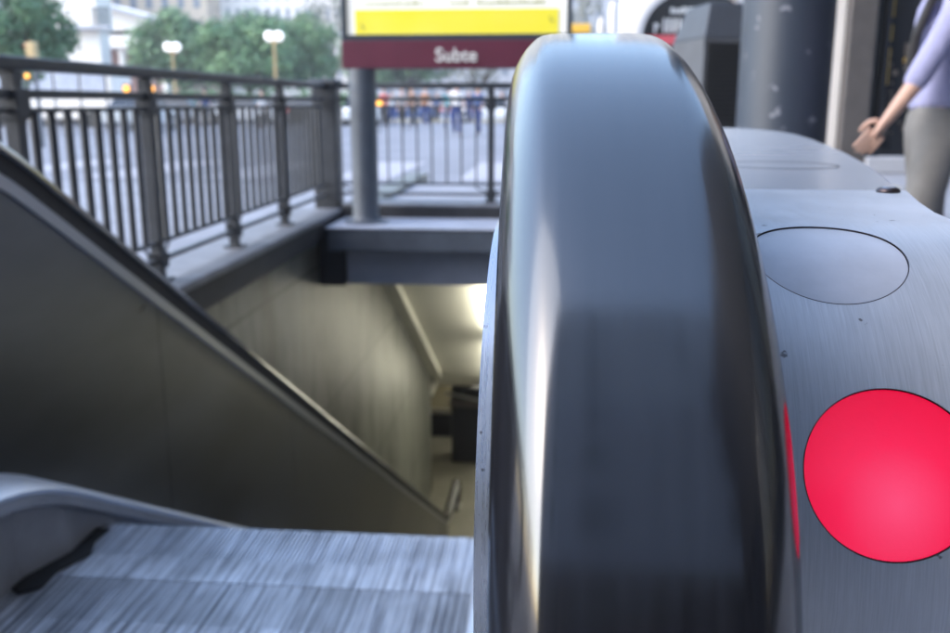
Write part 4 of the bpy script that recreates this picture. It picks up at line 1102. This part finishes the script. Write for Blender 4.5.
T8=copy_tree(T3); place(T8,410,82,az(20,82),PX(110,82),8.,7.6,'dark green tree behind the sign strip, right of the column',3.,'trees across the street')
T9=copy_tree(T5); place(T9,478,78,az(24,78),PX(100,78),8.,7.6,'pale tree behind the sign strip near the black handrail',5.,'trees across the street')
T10=copy_tree(T1); place(T10,372,88,az(10,88),PX(80,88),8.,7.6,'green tree directly behind the sign column',5.5,'trees across the street')
# low hedge row closing the far kerb
HG=make_tree('hedge',M['leaf_d'],h=1.6,cr=3.6,n_cl=60,per=60,ls=.2,seed=12,bottom=.05)
HG.location=(ax(250,58.5),58.5,0); HG.scale=(2.6,.3,1.1); tag(HG,'low dark green hedge behind the parked cars','hedge')

# ------------------------------------------------------------------ buildings far away
def windows(root, x0,x1,z0,z1,nx,nz,Y,m,fw=.55,fh=.6):
    dx=(x1-x0)/nx; dz=(z1-z0)/nz; n=0
    for i in range(nx):
        for j in range(nz):
            if n>=100: return
            a=x0+dx*(i+.5-fw/2); b=z0+dz*(j+.5-fh/2)
            MB().box((a,Y-.05,b),(a+dx*fw,Y-.003,b+dz*fh)).build('window',m,root); n+=1
# classical building with pediment, columns
Y=80.; CB=empty('classical_building',(ax(95,Y),Y,0)); tag(CB,'pale classical building with sloping pediment and columns over pinkish bays','building')
def X(px): return ax(px,Y,50)
cxc=X(60)
MB().box((X(-60),Y+3,0),(X(164),Y+14,az(36,Y))).build('wall',M['pink_wall'],CB)
MB().box((X(-62),Y,az(46,Y)),(X(166),Y+14,az(33,Y))).build('entablature',M['white_stone'],CB,bevel=.1)
MB().prism([(X(-64),az(30,Y)),(X(168),az(26,Y)),(X(168),az(22,Y)),(X(95),az(-2,Y)),(X(60),az(-13,Y)),(X(-64),az(22,Y))],Y+.6,Y+14,'Y').build('pediment',M['white_stone'],CB)
MB().prism([(X(170),az(19,Y)),(X(170),az(23,Y)),(X(60),az(-10,Y)),(X(60),az(-15,Y))],Y-.6,Y+.55,'Y').build('cornice',M['stone_grey'],CB,bevel=.05)
for px in (92,116,140,159,60,30):
    w_=PX(9,Y)/2; MB().lathe([(w_*1.3,0),(w_*1.3,.4),(w_,.6),(w_*.88,az(49,Y)-.3),(w_*1.25,az(46.2,Y))],(X(px),Y+1.2,0),18).build('column',M['white_stone'],CB,smooth=True)
MB().box((X(147),Y-.3,az(64,Y)),(X(153),Y-.1,az(59,Y))).build('blue_plaque',CL['blue'],CB)
# nearer white building at the left with a balcony
Y=56.; WB=empty('balcony_building',(ax(72,Y),Y,0)); tag(WB,'white corner building with an iron balcony high above the left tree','building')
MB().box((ax(-70,Y,10),Y+.6,0),(ax(80,Y,40),Y+1.1,az(27,Y))).build('lower_wall',M['white_stone'],WB)
MB().box((ax(78,Y,40),Y+.5,0),(ax(96,Y,40),Y+1.8,az(27,Y))).build('pier',M['white_stone'],WB,bevel=.05)
MB().box((ax(40,Y,10),Y,az(26.9,Y)),(ax(96,Y,10),Y+2,az(-60,Y))).build('upper_wall',M['white_stone'],WB)
MB().box((ax(62,Y,25),Y-.35,az(27,Y)),(ax(112,Y,25),Y-.01,az(23,Y))).build('balcony_slab',M['stone_grey'],WB,bevel=.03)
mb=MB()
for i in range(12): x=ax(94,Y,15)+i*(ax(111,Y,15)-ax(94,Y,15))/11; mb.box((x,Y-.32,az(23,Y)),(x+.035,Y-.28,az(6,Y)))
mb.box((ax(93.5,Y,15),Y-.33,az(6,Y)),(ax(111.5,Y,15),Y-.27,az(4.5,Y)))
mb.build('balcony_railing',M['paint_dark'],WB)
# tan block and white office block
Y=125.; TB=empty('apartment_block',(ax(150,Y),Y,0)); tag(TB,'plain tan block rising behind the classical building','building')
MB().box((ax(100,Y,10),Y,0),(ax(207,Y,10),Y+15,az(-60,Y))).build('wall',M['tan'],TB)
windows(TB,ax(110,Y,10),ax(205,Y,10),3,az(-40,Y),6,5,Y,M['glass_mid'],.4,.5)
Y=130.; OB=empty('office_block',(ax(270,Y),Y,0)); tag(OB,'white office block with rows of narrow windows above the trees','building')
MB().box((ax(212,Y,10),Y,0),(ax(345,Y,10),Y+15,az(-70,Y))).build('wall',M['white_stone'],OB)
windows(OB,ax(213,Y,10),ax(343,Y,10),az(82,Y),az(-60,Y),13,7,Y,M['glass_mid'],.35,.6)
Y=118.; GB=empty('office_block',(ax(430,Y),Y,0)); tag(GB,'grey block behind the station sign','building')
MB().box((ax(347,Y,10),Y,0),(ax(560,Y,10),Y+15,az(-60,Y))).build('wall',M['stone_grey'],GB)
windows(GB,ax(350,Y,10),ax(558,Y,10),1,az(-40,Y),14,6,Y,M['glass_mid'],.5,.6)
Y=95.; PB=empty('pale_block',(ax(600,Y),Y,0)); tag(PB,'pale block between the sign and the arched building','building')
MB().box((ax(563,Y,10),Y,0),(ax(665,Y,10),Y+15,az(-80,Y))).build('wall',M['stone_grey'],PB)
windows(PB,ax(566,Y,10),ax(660,Y,10),2,az(-60,Y),7,7,Y,M['glass_mid'],.4,.55)
Y=105.; LB=empty('apartment_block',(ax(-40,Y),Y,0)); tag(LB,'grey apartment block at the far left edge behind the tree','building')
MB().box((ax(-260,Y,10),Y,0),(ax(40,Y,10),Y+15,22)).build('wall',M['stone_grey'],LB)
windows(LB,ax(-255,Y,10),ax(38,Y,10),2,20,12,6,Y,M['glass_mid'],.4,.55)
# unseen street side behind the photographer, added and shaped for the handrail to mirror
Y=-9.; RB=empty('added_rear_facade',(10,Y,0)); tag(RB,'unseen tall facade behind the photographer, added for the handrail reflection','building')
MB().box((-12,Y-6,4.2),(45,Y,46)).build('wall',mat('blue_grey_facade_stone',(.37,.41,.5),.8,var=.2,vscale=.9),RB)
MB().box((-12,Y-6,0),(45,Y-.05,4.199)).build('ground_floor',M['brown_stone'],RB)
for i in range(9):
    MB().box((-11+i*4.8,Y-.048,.3),(-7.4+i*4.8,Y+.02,3.4)).build('shop_window',M['glass_dark'],RB)
    for k in range(11):
        MB().box((-10.6+i*4.8,Y+.002,5.6+k*3.5),(-9.2+i*4.8,Y+.05,7.6+k*3.5)).build('window',M['glass_mid'],RB)

DK=mat('dark_reflected_facade',(.03,.031,.035),.6,var=.3,vscale=2)
RS=empty('added_side_facade',(5,0,0)); tag(RS,'unseen dark facade on the right, added to darken the handrail reflection','building')  # unseen, added so the right shoulder of the handrail reflects something dark
MB().box((4.6,-9.0,3.6),(12,8.0,16)).build('wall',DK,RS)
MB().box((4.65,-9.0,0),(12,7.95,3.599)).build('ground_floor',M['glass_dark'],RS)
for i in range(6): MB().box((4.55,-8.6+i*3,0),(4.649,-8.2+i*3,3.598)).build('pilaster',DK,RS)

# ------------------------------------------------------------------ light
W=bpy.data.worlds.new('World'); S.world=W; W.use_nodes=True
nt=W.node_tree; bg=nt.nodes['Background']; sky=nt.nodes.new('ShaderNodeTexSky'); sky.sky_type='NISHITA'; sky.sun_disc=False
SE,SA=R(40),R(-113)   # sun elevation; azimuth measured from +y towards +x
sky.sun_elevation=SE; sky.sun_rotation=SA; sky.air_density=1.2; sky.dust_density=1.5; sky.ozone_density=1.4
nt.links.new(sky.outputs[0],bg.inputs['Color']); bg.inputs['Strength'].default_value=.15
sl=bpy.data.lights.new('sun','SUN'); so=bpy.data.objects.new('sun',sl); C.objects.link(so)
sl.energy=.5; sl.angle=R(75); sl.color=(1,.985,.965)
dirv=Vector((math.sin(SA)*math.cos(SE), math.cos(SA)*math.cos(SE), math.sin(SE)))
so.rotation_euler=(-dirv).to_track_quat('-Z','Y').to_euler(); so.location=(0,0,30)

# thin city haze
hm=bpy.data.materials.new('city_haze'); hm.use_nodes=True; hn=hm.node_tree; hn.nodes.clear()
ho=hn.nodes.new('ShaderNodeOutputMaterial'); hv=hn.nodes.new('ShaderNodeVolumePrincipled'); hv.inputs['Color'].default_value=(.93,.95,1,1); hv.inputs['Density'].default_value=.0011
hn.links.new(hv.outputs[0],ho.inputs['Volume'])
hb=MB().box((-310,-70,-8),(310,330,52)).build('haze',hm); tag(hb,'thin pale city haze over the street','haze',kind='stuff')

S.render.engine='CYCLES'

S.view_settings.view_transform='Standard'; S.view_settings.look='None'; S.view_settings.gamma=1; S.view_settings.exposure=2.25
try: S.view_settings.use_curve_mapping=False
except: pass
